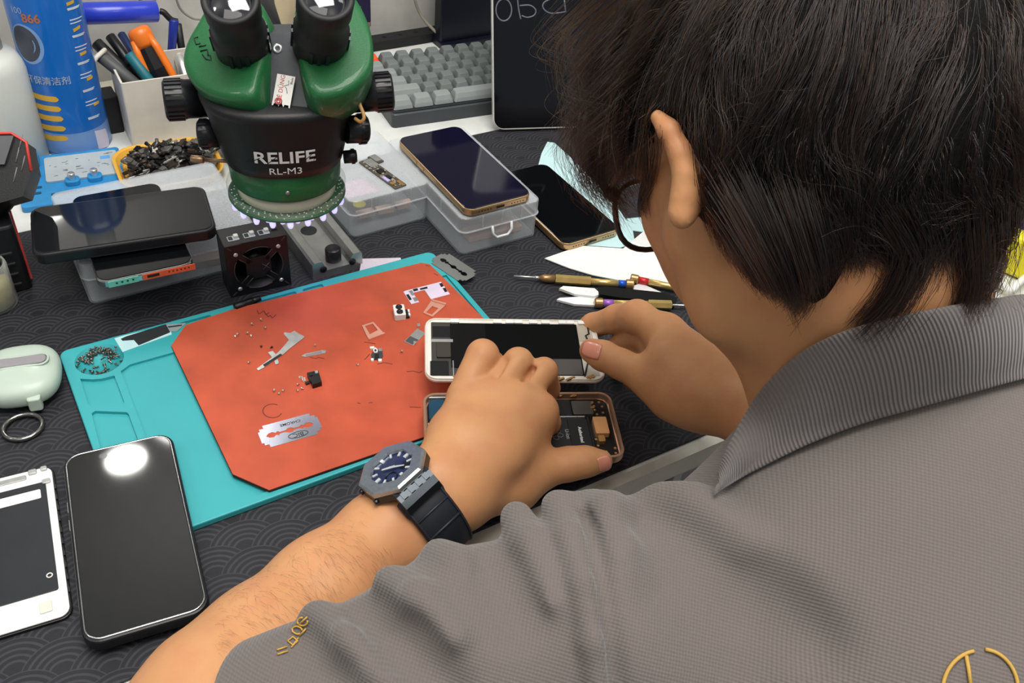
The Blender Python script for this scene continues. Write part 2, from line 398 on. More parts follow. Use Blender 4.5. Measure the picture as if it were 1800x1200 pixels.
# ears: helix rim, shell and lobe, set off from the side of the head
def surf(g, x, y, lo=250, hi=900):
    t = lo
    while t < hi:
        d = g.at(Q(x, y, t))
        if d < .3: return t
        t += max(d*.6, .4)
    return None
es = surf(SK, 1245, 300)
lim([(1156, 206, es-4, 14), (1176, 230, es-8, 17), (1195, 268, es-9, 18), (1204, 305, es-9, 18), (1203, 340, es-7, 19), (1197, 368, es-5, 22)], 5)
lim([(1222, 262, es-2, 15), (1230, 315, es-2, 20), (1215, 350, es-3, 15)], 9); lim([(1228, 300, es+2, 26), (1255, 320, es+6, 30)], 12)
lim([(1200, 384, es-5, 19), (1206, 375, es-3, 18)], 5)
for a, b in zip([(-2, 22), (-14, 18), (-20, 0), (-14, -20), (-4, -34)], [(-14, 18), (-20, 0), (-14, -20), (-4, -34), (2, -30)]): SK.cone(H(a[0], a[1], -88), H(b[0], b[1], -88), 4.5, 5, 5)
SK.cone(H(-6, 8, -78), H(-6, -20, -80), 9, 9, 8)
# neck and trunk under the shirt
NB = Q(1585, 738, 502)
SK.cone(H(-30, -55, 0), NB, 53, 49, 22); SK.cone(H(5, -60, 0), Q(1470, 760, 505), 44, 42, 24)
SK.cone(NB, Q(1240, 1040, 485), 42, 36, 20)
# --- left arm
lim([(1250, 1070, 475, 130), (1120, 1140, 440, 165), (560, 1330, 440, 140), (305, 1350, 450, 130)], 20)
lim([(300, 1330, 448, 138), (375, 1232, 474, 124), (462, 1146, 505, 112), (570, 1040, 538, 94), (672, 942, 570, 74)], 14)
lim([(672, 942, 570, 74), (735, 892, 585, 66), (775, 862, 592, 60)], 12)
DZ = -8.0
lim([(700, 905, 574, 40), (752, 842, 592, 44)], 12); lim([(720, 955, 574, 40), (790, 898, 592, 42)], 12)
# hand: metacarpals
for w, k_ in (((772, 832, 597, 44), (816, 700, 640, 30)), ((782, 850, 594, 42), (866, 692, 638, 30)), ((795, 868, 594, 40), (916, 700, 637, 29)), ((808, 882, 597, 40), (950, 722, 640, 28))):
    lim([w, ((w[0]+k_[0])/2, (w[1]+k_[1])/2, (w[2]+k_[2])/2-2, (w[3]+k_[3])/2), k_], 13)
lim([(862, 800, 628, 46), (895, 800, 634, 46)], 14); lim([(940, 760, 645, 30), (905, 850, 640, 34)], 12)
# curled fingers (little, ring, middle, index)
lim([(812, 696, 642, 27), (848, 624, 651, 28.5)], 3); lim([(849, 625, 651, 28), (866, 640, 684, 22), (868, 672, 706, 17)], 3)
lim([(868, 692, 640, 26), (911, 637, 652, 26.5)], 2.5); lim([(911, 637, 652, 26), (924, 662, 682, 21), (922, 690, 700, 17)], 3)
lim([(917, 700, 640, 25), (956, 652, 654, 24)], 2.5); lim([(956, 652, 654, 23.5), (964, 682, 682, 20), (958, 706, 696, 16)], 3)
lim([(950, 722, 640, 28), (962, 742, 668, 22)], 8); lim([(962, 742, 668, 22), (945, 752, 688, 19), (925, 742, 696, 16)], 5)
for a, b in (((886, 634, 636), (868, 676, 628)), ((938, 652, 640), (912, 688, 628))): SK.cone(Q(*a), Q(*b), 3.0, 1.6, 3.5, 'sub')
# thumb along the phone edge
lim([(830, 880, 608, 40), (900, 856, 634, 37), (942, 828, 643, 33)], 13); lim([(942, 828, 643, 33), (1000, 815, 647, 29)], 7); lim([(1000, 815, 647, 28.5), (1030, 811, 647, 26), (1057, 810, 648, 20)], 5)
# tendons and veins
for a, b in () and (((925, 712, 615), (868, 776, 602)), ((940, 742, 618), (850, 838, 590)), ((868, 705, 616), (830, 776, 602))): SK.cone(Q(a[0], a[1], a[2]-8), Q(b[0], b[1], b[2]-8), 2.2, 2, 9)
DZ = 0.0
# --- right arm and hand
lim([(1960, 900, 480, 200), (1800, 1000, 470, 170), (1560, 860, 530, 150)], 20)
lim([(1560, 860, 530, 150), (1420, 770, 590, 92), (1300, 710, 640, 58)], 16)
DZ = -5.0
lim([(1300, 710, 640, 58), (1225, 690, 655, 58), (1180, 640, 668, 52)], 14)
lim([(1255, 660, 660, 45), (1170, 586, 690, 34)], 14); lim([(1240, 690, 670, 50), (1165, 635, 705, 40)], 14)
lim([(1170, 586, 692, 32), (1120, 556, 712, 26.5), (1084, 560, 732, 25)], 8); lim([(1084, 560, 732, 24.5), (1042, 572, 752, 21), (1010, 592, 762, 17)], 4)
lim([(1160, 610, 705, 28), (1122, 592, 722, 21)], 6); lim([(1122, 592, 722, 21), (1086, 606, 742, 18)], 3)
lim([(1155, 640, 715, 26), (1118, 632, 730, 20)], 6); lim([(1118, 632, 730, 20), (1090, 648, 746, 17)], 3)
lim([(1165, 660, 705, 24), (1132, 662, 712, 19), (1110, 672, 718, 15)], 5)
lim([(1245, 705, 660, 46), (1180, 690, 664, 38), (1145, 668, 668, 31)], 12); lim([(1145, 668, 668, 31), (1092, 640, 680, 26.5)], 7); lim([(1092, 640, 680, 26), (1060, 625, 686, 26), (1040, 616, 690, 22)], 4)
DZ = 0.0
V_, F_ = SK.mesh(2)
person = sdf_obj('person', V_, F_, M_skin)
tag(person, 'black-haired person in grey polo shirt bending over the desk with both hands on a phone', 'person')
# fingernails lie on the skin: small curved shields
def nail(px, py, dep, tip, wd, ln):
    """patch centred at a pixel, pointing along the image direction tip"""
    c0 = Q(px, py, dep); t = CR*tip[0]-CU*tip[1]; t /= np.linalg.norm(t); s_ = np.cross(CW, t); mb = MB(); rows = []
    n = 9
    for i in range(n):
        a = -1+2*i/(n-1); half = wd*math.sqrt(max(.02, 1-max(0, a)**3*.9))*.5 if a > 0 else wd*.5*(1-.12*a*a); row = []
        for j in range(n):
            b = -1+2*j/(n-1); p = c0+t*a*ln/2+s_*b*half
            q = p-CW*30
            for _ in range(60):
                dd = SK.at(q)
                if dd < .05: break
                q = q+CW*max(dd*.7, .05)
            row.append(tuple(q-CW*.35+0*t))
        rows.append(row)
    mb.rings(rows, closed=False, cap0=False, cap1=False, smooth=True)
    o = mb.build('fingernail', M_nail); o.parent = person; o.location = (0, 0, 0)
    md = o.modifiers.new('s', 'SOLIDIFY'); md.thickness = .0005; md.offset = 0
    return o
nail(1037, 614, 685, (-.95, -.3), 12.5, 13)
nail(1062, 812, 640, (.95, -.25), 11, 9.5)
# ---------------------------------------------------------------- polo shirt
def shirt_mat(name, col, rib):
    m = mat(name, col, .85, spec=.15, var=.04, vscale=12); nt = m.node_tree; N, L = nt.nodes, nt.links; b = N['Principled BSDF']
    b.inputs['Sheen Weight'].default_value = .25; b.inputs['Sheen Roughness'].default_value = .5
    uv = N.new('ShaderNodeUVMap'); sp = N.new('ShaderNodeSeparateXYZ'); L.new(uv.outputs[0], sp.inputs[0]); mn = lambda *a: math_node(nt, *a)
    if rib:
        h = mn('SINE', mn('MULTIPLY', sp.outputs[0], 2*math.pi/1.9))
    else:
        sx = mn('SINE', mn('MULTIPLY', sp.outputs[0], 2*math.pi/1.7)); sy = mn('SINE', mn('MULTIPLY', sp.outputs[1], 2*math.pi/1.7)); h = mn('MULTIPLY', sx, sy)
    src = b.inputs['Base Color'].links[0].from_socket
    mx = N.new('ShaderNodeMix'); mx.data_type = 'RGBA'; mx.blend_type = 'MULTIPLY'; L.new(mn('MULTIPLY_ADD', h, -.16 if rib else -.1, .2), mx.inputs[0]); L.new(src, mx.inputs[6]); mx.inputs[7].default_value = (.35, .34, .36, 1); L.new(mx.outputs[2], b.inputs['Base Color'])
    bp = N.new('ShaderNodeBump'); bp.inputs['Strength'].default_value = .55 if rib else .35; bp.inputs['Distance'].default_value = .0006; L.new(h, bp.inputs['Height']); L.new(bp.outputs[0], b.inputs['Normal'])
    return m
M_shirt = shirt_mat('polo_fabric', '#726b67', False); M_rib = shirt_mat('polo_rib', '#6f6967', True)
SH = Grid((-40, -150, -330), (640, 300, 260), 2.2)
def sl(pts, k=20, op='add'):
    for a, b in zip(pts, pts[1:]): SH.cone(Q(*a[:3]), Q(*b[:3]), rp(a[3], a[2]), rp(b[3], b[2]), k, op)
# trunk, shoulders, yoke
SH.cone(Q(1600, 826, 495), Q(1290, 1150, 470), 54, 46, 24)
SH.cone(Q(1590, 770, 492), Q(2000, 760, 520), 64, 62, 35)
SH.cone(Q(1560, 1010, 478), Q(1900, 1000, 492), 98, 98, 40)
SH.cone(Q(1330, 1160, 470), Q(1560, 1350, 462), 84, 100, 40); SH.cone(Q(1560, 1250, 462), Q(1950, 1250, 470), 104, 108, 40)
SH.cone(Q(1500, 1500, 500), Q(1900, 1500, 510), 120, 120, 40)
SH.cone(np.array((330, 20, -60)), np.array((350, -20, -260)), 130, 140, 40)
# sleeve, left arm
sl([(1240, 1118, 462, 182), (1110, 1122, 442, 222), (830, 1212, 438, 226), (600, 1302, 440, 202), (300, 1362, 448, 196)], 20)
ax0 = Q(600, 1302, 440); ax1 = Q(380, 1350, 446); hemn = (ax1-ax0)/np.linalg.norm(ax1-ax0)
# right sleeve
sl([(1980, 880, 500, 230), (1780, 1000, 500, 200), (1600, 860, 545, 165)], 24)
# folds, laid on the smooth garment: ridges rise and grooves sink a few millimetres
BASE = Grid((0, 0, 0), (1, 1, 1), 1); BASE.lo, BASE.h, BASE.n, BASE.d = SH.lo, SH.h, SH.n, SH.d.copy()
def on_base(x, y):
    for k in range(0, 140, 4):
        t = surf(BASE, x+k*.3, y+k)
        if t: return t
    return 420
def fold(pts, k, rise, op='add'):
    q = []
    for x, y, r in pts:
        t = on_base(x, y); rm = rp(r, t); q.append((x, y, t+(rm-rise if op == 'add' else -(rm-rise)), r))
    for a_, b_ in zip(q, q[1:]): sl([a_, b_], k, op)
for pts, k, rise in (([(556, 1085, 30), (620, 1128, 32), (690, 1200, 30)], 9, 7), ([(684, 1022, 28), (735, 1056, 28), (800, 1120, 22)], 9, 7), ([(770, 972, 26), (840, 1000, 24)], 9, 5),
        ([(908, 910, 30), (932, 960, 28), (965, 1060, 20)], 9, 7), ([(980, 890, 30), (1002, 945, 27), (1026, 1030, 25), (1044, 1130, 25), (1056, 1230, 25)], 4, 6.5),
        ([(1040, 890, 30), (1090, 905, 34), (1150, 960, 30)], 12, 4), ([(1165, 884, 34), (1215, 900, 38), (1300, 975, 36)], 14, 5)):
    fold(pts, k, rise)
for pts, k, dip in (([(1140, 905, 30), (1230, 975, 40), (1330, 1060, 44), (1420, 1120, 34)], 22, 6), ([(640, 1068, 24), (710, 1130, 30), (790, 1215, 26)], 12, 5), ([(1190, 1040, 34), (1290, 1180, 40)], 30, 3.5), ([(520, 1120, 18), (580, 1200, 22)], 14, 2.5), ([(860, 985, 22), (905, 1070, 26)], 18, 3),
        ([(1030, 905, 12), (1056, 990, 14), (1074, 1100, 14), (1086, 1230, 14)], 4, 2.2)):
    fold(pts, k, dip, 'sub')
SH.half(Q(340, 1190, 405), hemn, 4)
SH.cone(Q(600, 1306, 440), Q(200, 1385, 450), rp(172, 440), rp(172, 446), 3, 'sub')
def surf_n(g, x, y):
    t = surf(g, x, y); p = Q(x, y, t); return p, g.grad(p[None])[0]
V_, F_ = SH.mesh(2)
shirt = sdf_obj('polo_shirt', V_, F_, M_shirt, person); shirt['label'] = 'grey knitted polo shirt'
bu = np.cross(hl*0+np.array((1, 0, 0)), np.array((0, .5, .86))); AX = np.array((.93, .3, -.2)); AX /= np.linalg.norm(AX)
n_back = np.array((-.25, -.6, .76)); n_back /= np.linalg.norm(n_back); AY = np.cross(n_back, AX); AX = np.cross(AY, n_back)
uvl = shirt.data.uv_layers.new(name='fabric'); li = np.zeros(len(shirt.data.loops), np.int32); shirt.data.loops.foreach_get('vertex_index', li)
vco = np.zeros(len(shirt.data.vertices)*3, np.float32); shirt.data.vertices.foreach_get('co', vco); vco = vco.reshape(-1, 3)*1000
uvl.data.foreach_set('uv', np.stack([vco @ AX, vco @ AY], 1)[li].astype(np.float32).ravel())
# folded rib collar: a fold line round the neck and a free lower edge
top = [(1262, 838, 446), (1283, 780, 446), (1330, 695, 446), (1390, 632, 440), (1460, 590, 432), (1550, 560, 426), (1650, 540, 426), (1740, 526, 432), (1810, 520, 446), (1860, 545, 470)]
low = [(1254, 872, 436), (1300, 843, 426), (1370, 806, 414), (1440, 775, 405), (1520, 745, 398), (1600, 722, 396), (1690, 697, 398), (1760, 678, 402), (1830, 660, 414), (1890, 640, 440)]
def near(g, x, y, dflt, off):
    t = surf(g, x, y); return Q(x, y, (t if t and t < 520 else dflt)-off)
tp = []; lo_ = []
for x, y, d_ in top: tp.append(near(SK, x, y, d_, 4))
for x, y, d_ in low: lo_.append(near(SH, x, y, d_, 3.5))
tp = catm(tp, 7); lo_ = catm(lo_, 7); cm = MB(); NR = 14; rows = []
uvr = []
arc = np.concatenate([[0], np.cumsum([np.linalg.norm(b-a) for a, b in zip(lo_, lo_[1:])])])
for j in range(NR+1):
    t = j/NR; r = []
    for i, (a, b) in enumerate(zip(tp, lo_)):
        q = a*(1-t)+b*t; out = CU*.45-CW*.9; out /= np.linalg.norm(out)
        r.append(q+out*(7*math.sin(math.pi*min(1, t*1.15))**.8*(1-.25*t)+1.5))
    rows.append(r); uvr.append([(arc[i], t*50) for i in range(len(tp))])
# inner stand of the collar, back down from the fold
inner = [[a+(H(-30, -55, 0)*.35+NB*.65-a)*.06*k-hu*0+np.array((0, .0, -7.0))*k for a in tp] for k in (2, 1)]
allr = inner+rows; alluv = [[(arc[i], -20+8*k) for i in range(len(tp))] for k in range(2)]+uvr
cm.rings([[tuple(p) for p in r] for r in allr], closed=False, cap0=False, cap1=False, smooth=True)
collar = cm.build('collar', M_rib); collar.parent = person; collar.location = (0, 0, 0); collar['label'] = 'ribbed grey fold-down collar'
cu_ = collar.data.uv_layers.new(name='fabric'); fl = [q for r in alluv for q in r]
for lp_ in collar.data.loops: cu_.data[lp_.index].uv = fl[lp_.vertex_index]
md = collar.modifiers.new('s', 'SOLIDIFY'); md.thickness = .0022; md.offset = 0
md = collar.modifiers.new('b', 'SUBSURF'); md.levels = md.render_levels = 1
# embroidered marks
M_gold = mat('gold_thread', '#c29a48', .6, bump=.3, bscale=2500)
def on_shirt(path, r, name, label):
    mb = MB()
    for pl in path:
        pts = []
        for x, y in pl:
            if surf(SH, x, y) is None: continue
            p, n = surf_n(SH, x, y); pts.append(p+n*.7)
        if len(pts) > 1: mb.tube(pts, r, 6)
    o = mb.build(name, M_gold); o.parent = shirt; o.location = (0, 0, 0); o['label'] = label
arc_ = lambda cx, cy, rx, ry, a0, a1, n=14: [(cx+rx*math.cos(math.radians(a0+(a1-a0)*i/n)), cy-ry*math.sin(math.radians(a0+(a1-a0)*i/n))) for i in range(n+1)]
on_shirt([arc_(1722, 1215, 66, 72, 178, 100), arc_(1724, 1213, 64, 72, 84, -4), [(1697, 1152), (1702, 1180), (1706, 1212)]], .8, 'back_emblem', 'gold ring emblem stitched on the back')
on_shirt([[(488, 1152), (506, 1146)], [(487, 1144), (505, 1138)], [(506, 1128), (516, 1136), (524, 1128), (516, 1120), (506, 1128)], [(512, 1140), (526, 1122)], arc_(524, 1108, 9, 7, 0, 300), [(528, 1118), (540, 1104)], arc_(534, 1092, 9, 7, 90, 380), [(526, 1098), (542, 1084)]], .42, 'sleeve_lettering', 'small gold lettering on the sleeve')
# ---------------------------------------------------------------- hair
M_cap = mat('hair_base', '#0b0908', .75, spec=.2, bump=.6, bscale=500)
HG = Grid(HC-150, HC+150, 2.5)
_X = [HG.lo[q]+HG.h*np.arange(HG.n[q]) for q in range(3)]; _G = np.stack(np.meshgrid(*_X, indexing='ij'), -1)-HC
_a, _b, _c = _G @ hf, _G @ hu, _G @ hl
def ell_e(a, b, c, ce, r):
    q = ((a-ce[0])/r[0], (b-ce[1])/r[1], (c-ce[2])/r[2]); k0 = np.sqrt(q[0]**2+q[1]**2+q[2]**2); k1 = np.sqrt((q[0]/r[0])**2+(q[1]/r[1])**2+(q[2]/r[2])**2)+1e-9
    return k0*(k0-1)/k1
HE = ((-4, 18, 0), (108, 97, 86))
e = ell_e(_a, _b, _c, *HE)
hem = np.minimum(-30+1.2*(_a+10), 3+.05*_a)
np_ = np.minimum(ell_e(_a, _b, _c, (-34, -36, 44), (42, 44, 24)), ell_e(_a, _b, _c, (-54, -42, -4), (38, 28, 52))); e = np.minimum(e, np_)
e = np.maximum(e, hem+8-_b)
ear = np.sqrt((_a-2)**2+((_b+2)*.75)**2+((np.abs(_c)-88)*.8)**2)-20
e = np.maximum(e, -ear)
HG.d = e.astype(np.float32); hv, hq = HG.mesh(2)
hair = sdf_obj('hair', hv, hq, M_cap, person); hair['label'] = 'thick short black hair'
rng = np.random.default_rng(11)
def head_xyz(p): v = p-HC; return np.array([v @ hf, v @ hu, v @ hl])
def pxy(p):
    v = p-CO; w = v @ CW; return np.stack([900+FPX*(v @ CR)/w, 600-FPX*(v @ CU)/w, w], -1)
def in_poly(x, y, poly):
    r = np.zeros(x.shape, bool); n = len(poly)
    for i in range(n):
        (x0, y0), (x1, y1) = poly[i], poly[(i+1) % n]
        if y0 == y1: continue
        r ^= ((y0 > y) != (y1 > y)) & (x < (x1-x0)*(y-y0)/(y1-y0)+x0)
    return r
BARE = [[(1060, 338), (1098, 320), (1124, 326), (1118, 380), (1092, 378), (1070, 366)], [(1146, 190), (1184, 200), (1216, 262), (1232, 330), (1229, 378), (1262, 425), (1296, 470), (1340, 515), (1400, 548), (1330, 720), (1080, 620), (1112, 378), (1134, 384), (1146, 330), (1170, 280), (1158, 238)],
        [(1402, 556), (1445, 482), (1500, 470), (1600, 458), (1690, 452), (1716, 545), (1600, 640), (1450, 640)]]
crown = H(-50, 100, -12)
def field(p, ph):
    f = np.zeros_like(p)
    for k in range(4):
        w = ph[k]; f += np.stack([np.sin(p @ w[0]+w[3, 0]), np.sin(p @ w[1]+w[3, 1]), np.sin(p @ w[2]+w[3, 2])], -1)
    return f*.5
PH = [np.vstack([rng.normal(0, .045*(1+k*.7), (3, 3)), rng.uniform(0, 6.28, (1, 3))]) for k in range(4)]
def ell_n(p, ce=HE[0], r=HE[1]):
    v = p-HC; q = np.stack([(v @ hf-ce[0])/r[0], (v @ hu-ce[1])/r[1], (v @ hl-ce[2])/r[2]], -1); k0 = np.linalg.norm(q, axis=-1); g = q/np.array(r); k1 = np.linalg.norm(g, axis=-1)+1e-9
    n = (g/k1[..., None]) @ np.stack([hf, hu, hl]); return k0*(k0-1)/k1, n
def grow(roots, length, npt, lift, wild):
    p = roots.copy(); out = [p.copy()]; st = length/npt; dirv = None
    for i in range(npt):
        t = (i+1)/npt; d, n = ell_n(p)
        away = p-crown; away /= np.linalg.norm(away, axis=1)[:, None]+1e-6
        v = away*.9+np.array((0, 0, -1.0))*(.35+.35*t)+field(p, PH)*wild+hf*np.clip((p-HC) @ hf/120, 0, 1)[:, None]*.25
        v -= n*np.sum(v*n, 1)[:, None]; v /= np.linalg.norm(v, axis=1)[:, None]+1e-6
        dirv = v if dirv is None else dirv*.55+v*.45; dirv /= np.linalg.norm(dirv, axis=1)[:, None]
        p = p+dirv*st[:, None]+n*((lift*math.sin(min(1, t*1.2)*1.6)-np.clip(d, -6, 8))*.22)[:, None]
        s_ = HG.val(p); bad = s_ < .8
        if bad.any(): p[bad] += HG.grad(p[bad])*np.minimum(.8-s_[bad], 6)[:, None]
        s_ = SK.val(p); bad = s_ < 2
        if bad.any(): p[bad] += SK.grad(p[bad])*(2-s_[bad])[:, None]
        out.append(p.copy())
    return np.stack(out, 1)
tri = hv[hq]; ar = np.linalg.norm(np.cross(tri[:, 2]-tri[:, 0], tri[:, 3]-tri[:, 1]), axis=1)
d0, n0 = ell_n(tri.mean(1)); hb_ = (tri.mean(1)-HC) @ hu; ar = np.where((np.abs(d0) < 4) | ((hb_ < -40) & (hb_ > -92)), ar, 0)
def roots(n):
    f = tri[rng.choice(len(tri), n, p=ar/ar.sum())]; u = rng.random((n, 2, 1)); return (f[:, 0]*(1-u[:, 0])+f[:, 1]*u[:, 0])*(1-u[:, 1])+(f[:, 3]*(1-u[:, 0])+f[:, 2]*u[:, 0])*u[:, 1]
NP_ = 11
def batch(ng, nc, lmin, lmax, lift, wild, spread):
    gr = roots(ng); ln = rng.uniform(lmin, lmax, ng); G_ = grow(gr-ell_n(gr)[1]*3, ln, NP_, rng.uniform(lift*.2, lift, ng), wild)
    gi = rng.integers(0, ng, nc); off = rng.normal(0, spread, (nc, 1, 3)); t = np.linspace(0, 1, NP_+1)[None, :, None]
    ch = G_[gi]+off*(1-.62*t)+rng.normal(0, 1.0, (nc, 1, 3))*t**2*2.5
    cut = rng.uniform(.72, 1, nc); tt = np.linspace(0, 1, NP_+1)[None]*cut[:, None]*NP_; i0 = np.minimum(tt.astype(int), NP_-1); fr = (tt-i0)[..., None]; r_ = np.arange(nc)[:, None]
    ch = ch[r_, i0]*(1-fr)+ch[r_, i0+1]*fr
    return ch
S = [batch(1000, 12500, 28, 58, 6, .34, 2.6), batch(900, 6000, 30, 62, 12, .6, 2.0), batch(500, 900, 30, 70, 18, 1.2, 3)]
# loose locks: fringe over the brow, side lock before the ear, the long nape tails, fly-away hairs at the front
def lock(pts, n, sp0, sp1, curl=1.0):
    pf = []
    for x, y, d in pts:
        for g_, o_ in ((SK, 4.0), (HG, 2.5)):
            t_ = surf(g_, x, y, 330, 520)
            if t_ and t_ > 345: d = min(d, t_-o_)
        pf.append((x, y, d))
    pts = pf
    c = np.array(catm([Q(*q[:3]) for q in pts], 6)); m = len(c); k = np.linspace(0, m-1, NP_+1); i = np.minimum(k.astype(int), m-2); c = c[i]*(1-(k-i))[:, None]+c[i+1]*(k-i)[:, None]
    t = np.linspace(0, 1, NP_+1)[None, :, None]; o = rng.normal(0, 1, (n, 1, 3))*(sp0*(1-t)+sp1*t)
    r = c[None]+o+rng.normal(0, curl, (n, 1, 3))*t**2*2+np.sin(t*rng.uniform(3, 7, (n, 1, 1))+rng.uniform(0, 6, (n, 1, 1)))*rng.normal(0, curl, (n, 1, 3))*t
    return r
LK = [lock([(1560, 380, 382), (1592, 440, 388), (1570, 510, 392), (1515, 575, 396)], 420, 4.5, 2.4), lock([(1590, 390, 384), (1612, 450, 390), (1600, 500, 393), (1560, 560, 398)], 200, 4, 3),
      lock([(1690, 380, 384), (1700, 450, 392), (1702, 500, 398), (1690, 545, 402)], 420, 5, 2.6), lock([(1745, 370, 392), (1748, 440, 398), (1725, 500, 404)], 260, 5, 3.5),
      lock([(1640, 400, 384), (1650, 440, 390), (1640, 480, 394)], 160, 6, 4),
      lock([(1145, 250, 470), (1140, 310, 474), (1126, 350, 478), (1133, 386, 476)], 240, 3, 1.6), lock([(1165, 240, 462), (1158, 290, 462), (1146, 330, 464)], 130, 2.5, 1.6),
      lock([(1300, 330, 400), (1340, 410, 404), (1370, 480, 410), (1400, 556, 418)], 500, 7, 3.5), lock([(1250, 330, 415), (1285, 410, 416), (1315, 470, 420), (1345, 515, 424)], 300, 5, 3), lock([(1380, 340, 388), (1410, 430, 396), (1425, 500, 404), (1436, 548, 410)], 300, 6, 3),
      lock([(1420, 400, 396), (1440, 470, 400), (1446, 520, 404), (1428, 556, 408)], 300, 5, 3), lock([(1470, 390, 392), (1480, 440, 396), (1470, 484, 400)], 200, 6, 4), lock([(1620, 400, 392), (1630, 440, 396), (1615, 478, 400)], 160, 6, 4),
      lock([(1232, 300, 432), (1240, 360, 436), (1262, 420, 434)], 200, 3.5, 2.5)]
for k in range(26):
    y0 = 20+rng.uniform(0, 250); x0 = 1075+rng.normal(0, 22); dd = 500+rng.normal(0, 14)
    LK.append(lock([(x0+40, y0-60, dd-14), (x0-15, y0-10, dd), (x0-42+rng.normal(0, 14), y0+45, dd+6), (x0-20+rng.normal(0, 26), y0+105+rng.normal(0, 14), dd+10)], 46, 5.5, 4.2, 1.6))
for k in range(8):
    LK.append(lock([(1110+rng.normal(0, 15), 200+rng.normal(0, 15), 492), (1052+rng.normal(0, 10), 262, 508), (1050+rng.normal(0, 14), 320, 516), (1078+rng.normal(0, 14), 358+rng.normal(0, 12), 520)], 55, 5, 4, 1.6))
S += LK
S = np.concatenate(S); q = pxy(S)
bare = np.zeros(q.shape[:2], bool)
jit = rng.normal(0, 11, (len(S), 1)); jit2 = rng.normal(0, 6, (len(S), 1))
for bi, pl in enumerate(BARE): bare |= in_poly(q[..., 0]+(jit2 if bi else 0), q[..., 1]-(np.abs(jit)*1.6 if bi == 2 else jit*.6 if bi == 1 else 0), pl) & (q[..., 2] < 500)
nl = sum(len(l) for l in LK); nt_ = sum(len(l) for l in LK[:5])
first = np.where(bare.any(1), bare.argmax(1), NP_+1); ntot = len(S)
tails = np.zeros(ntot, bool); tails[ntot-nl:ntot-nl+nt_] = True; first[tails] = NP_+1
hc = bpy.data.hair_curves.new('hair_strands'); keep = [(S[i][:max(first[i], 0)]) for i in range(ntot) if first[i] >= 4]
hc.add_curves([len(k) for k in keep]); hc.attributes['position'].data.foreach_set('vector', (np.concatenate(keep)*.001).astype(np.float32).ravel())
ra = hc.attributes.get('radius') or hc.attributes.new('radius', 'FLOAT', 'POINT')
ra.data.foreach_set('value', np.concatenate([np.linspace(.00011, .00004, len(k)) for k in keep]).astype(np.float32))
M_hair = bpy.data.materials.new('hair_strand'); M_hair.use_nodes = True; nt = M_hair.node_tree
hb = nt.nodes.new('ShaderNodeBsdfHairPrincipled'); hb.parametrization = 'MELANIN'; hb.inputs['Melanin'].default_value = .9; hb.inputs['Melanin Redness'].default_value = .3; hb.inputs['Roughness'].default_value = .3; hb.inputs['Radial Roughness'].default_value = .45; hb.inputs['Random Color'].default_value = .25; hb.inputs['Random Roughness'].default_value = .2
nt.links.new(hb.outputs[0], nt.nodes['Material Output'].inputs[0]); hc.materials.append(M_hair)
ho = bpy.data.objects.new('hair_strands', hc); C.objects.link(ho); ho.parent = hair
# fine dark hairs on the forearm
ah = []
for k in range(520):
    t = rng.random(); x = 380+t*300+rng.normal(0, 6); y = 1032-t*160+rng.uniform(4, 120); dd = surf(SK, x, y)
    if not dd or (x > 640 and y < 960) or dd > 600 or dd < 440: continue
    p = Q(x, y, dd); n = SK.grad(p[None])[0]; d = CR*(.4+rng.normal(0, .2))+CU*(.75*(-1)+rng.normal(0, .25)); d -= n*(d @ n); d /= np.linalg.norm(d); L_ = rng.uniform(4, 8)
    ah.append(np.stack([p+n*.1, p+d*L_*.4+n*.9, p+d*L_*.75+n*1.0, p+d*L_+n*.7]))
hc2 = bpy.data.hair_curves.new('arm_hair'); hc2.add_curves([4]*len(ah)); hc2.attributes['position'].data.foreach_set('vector', (np.concatenate(ah)*.001).astype(np.float32).ravel())
ra = hc2.attributes.get('radius') or hc2.attributes.new('radius', 'FLOAT', 'POINT'); ra.data.foreach_set('value', np.tile(np.array([.000028, .000026, .00002, .000012], np.float32), len(ah)))
hc2.materials.append(mat('arm_hair_brown', '#5a3a26', .5)); o = bpy.data.objects.new('arm_hair', hc2); C.objects.link(o); o.parent = person; o['label'] = 'fine dark hairs on the forearm'
# ---------------------------------------------------------------- eyeglasses
M_frameb = mat('glasses_frame', '#15110f', .22, coat=.5); M_lens = clearmat('glasses_lens', '#e8eef0', .04, .05, .25)
gl = thing('eyeglasses', 'black rimmed eyeglasses low on the nose below the fringe', 'glasses', H(100, -10, 0))
GO = H(100, -10, 0); HL = lambda a, b, c: tuple(H(a, b, c)-GO)
fr = MB()
for sg in (1, -1):
    loop = []
    for k in range(28):
        a_ = 2*math.pi*k/28; cx, cy = math.cos(a_), math.sin(a_); e_ = .72
        x_ = 26*abs(cx)**e_*np.sign(cx); y_ = 20*abs(cy)**e_*np.sign(cy); loop.append(HL(102-abs(x_+26*.0)*.06-max(0, x_)*.15, -18+y_, sg*(34+x_)))
    fr.tube(loop, 1.7, 8, closed=True)
    fr.box(HL(93, -4, sg*62), (5, 8, 6))
fr.tube([HL(102, -8, 9), HL(106, -5, 0), HL(102, -8, -9)], 1.6); fr.build('rim', M_frameb, gl)
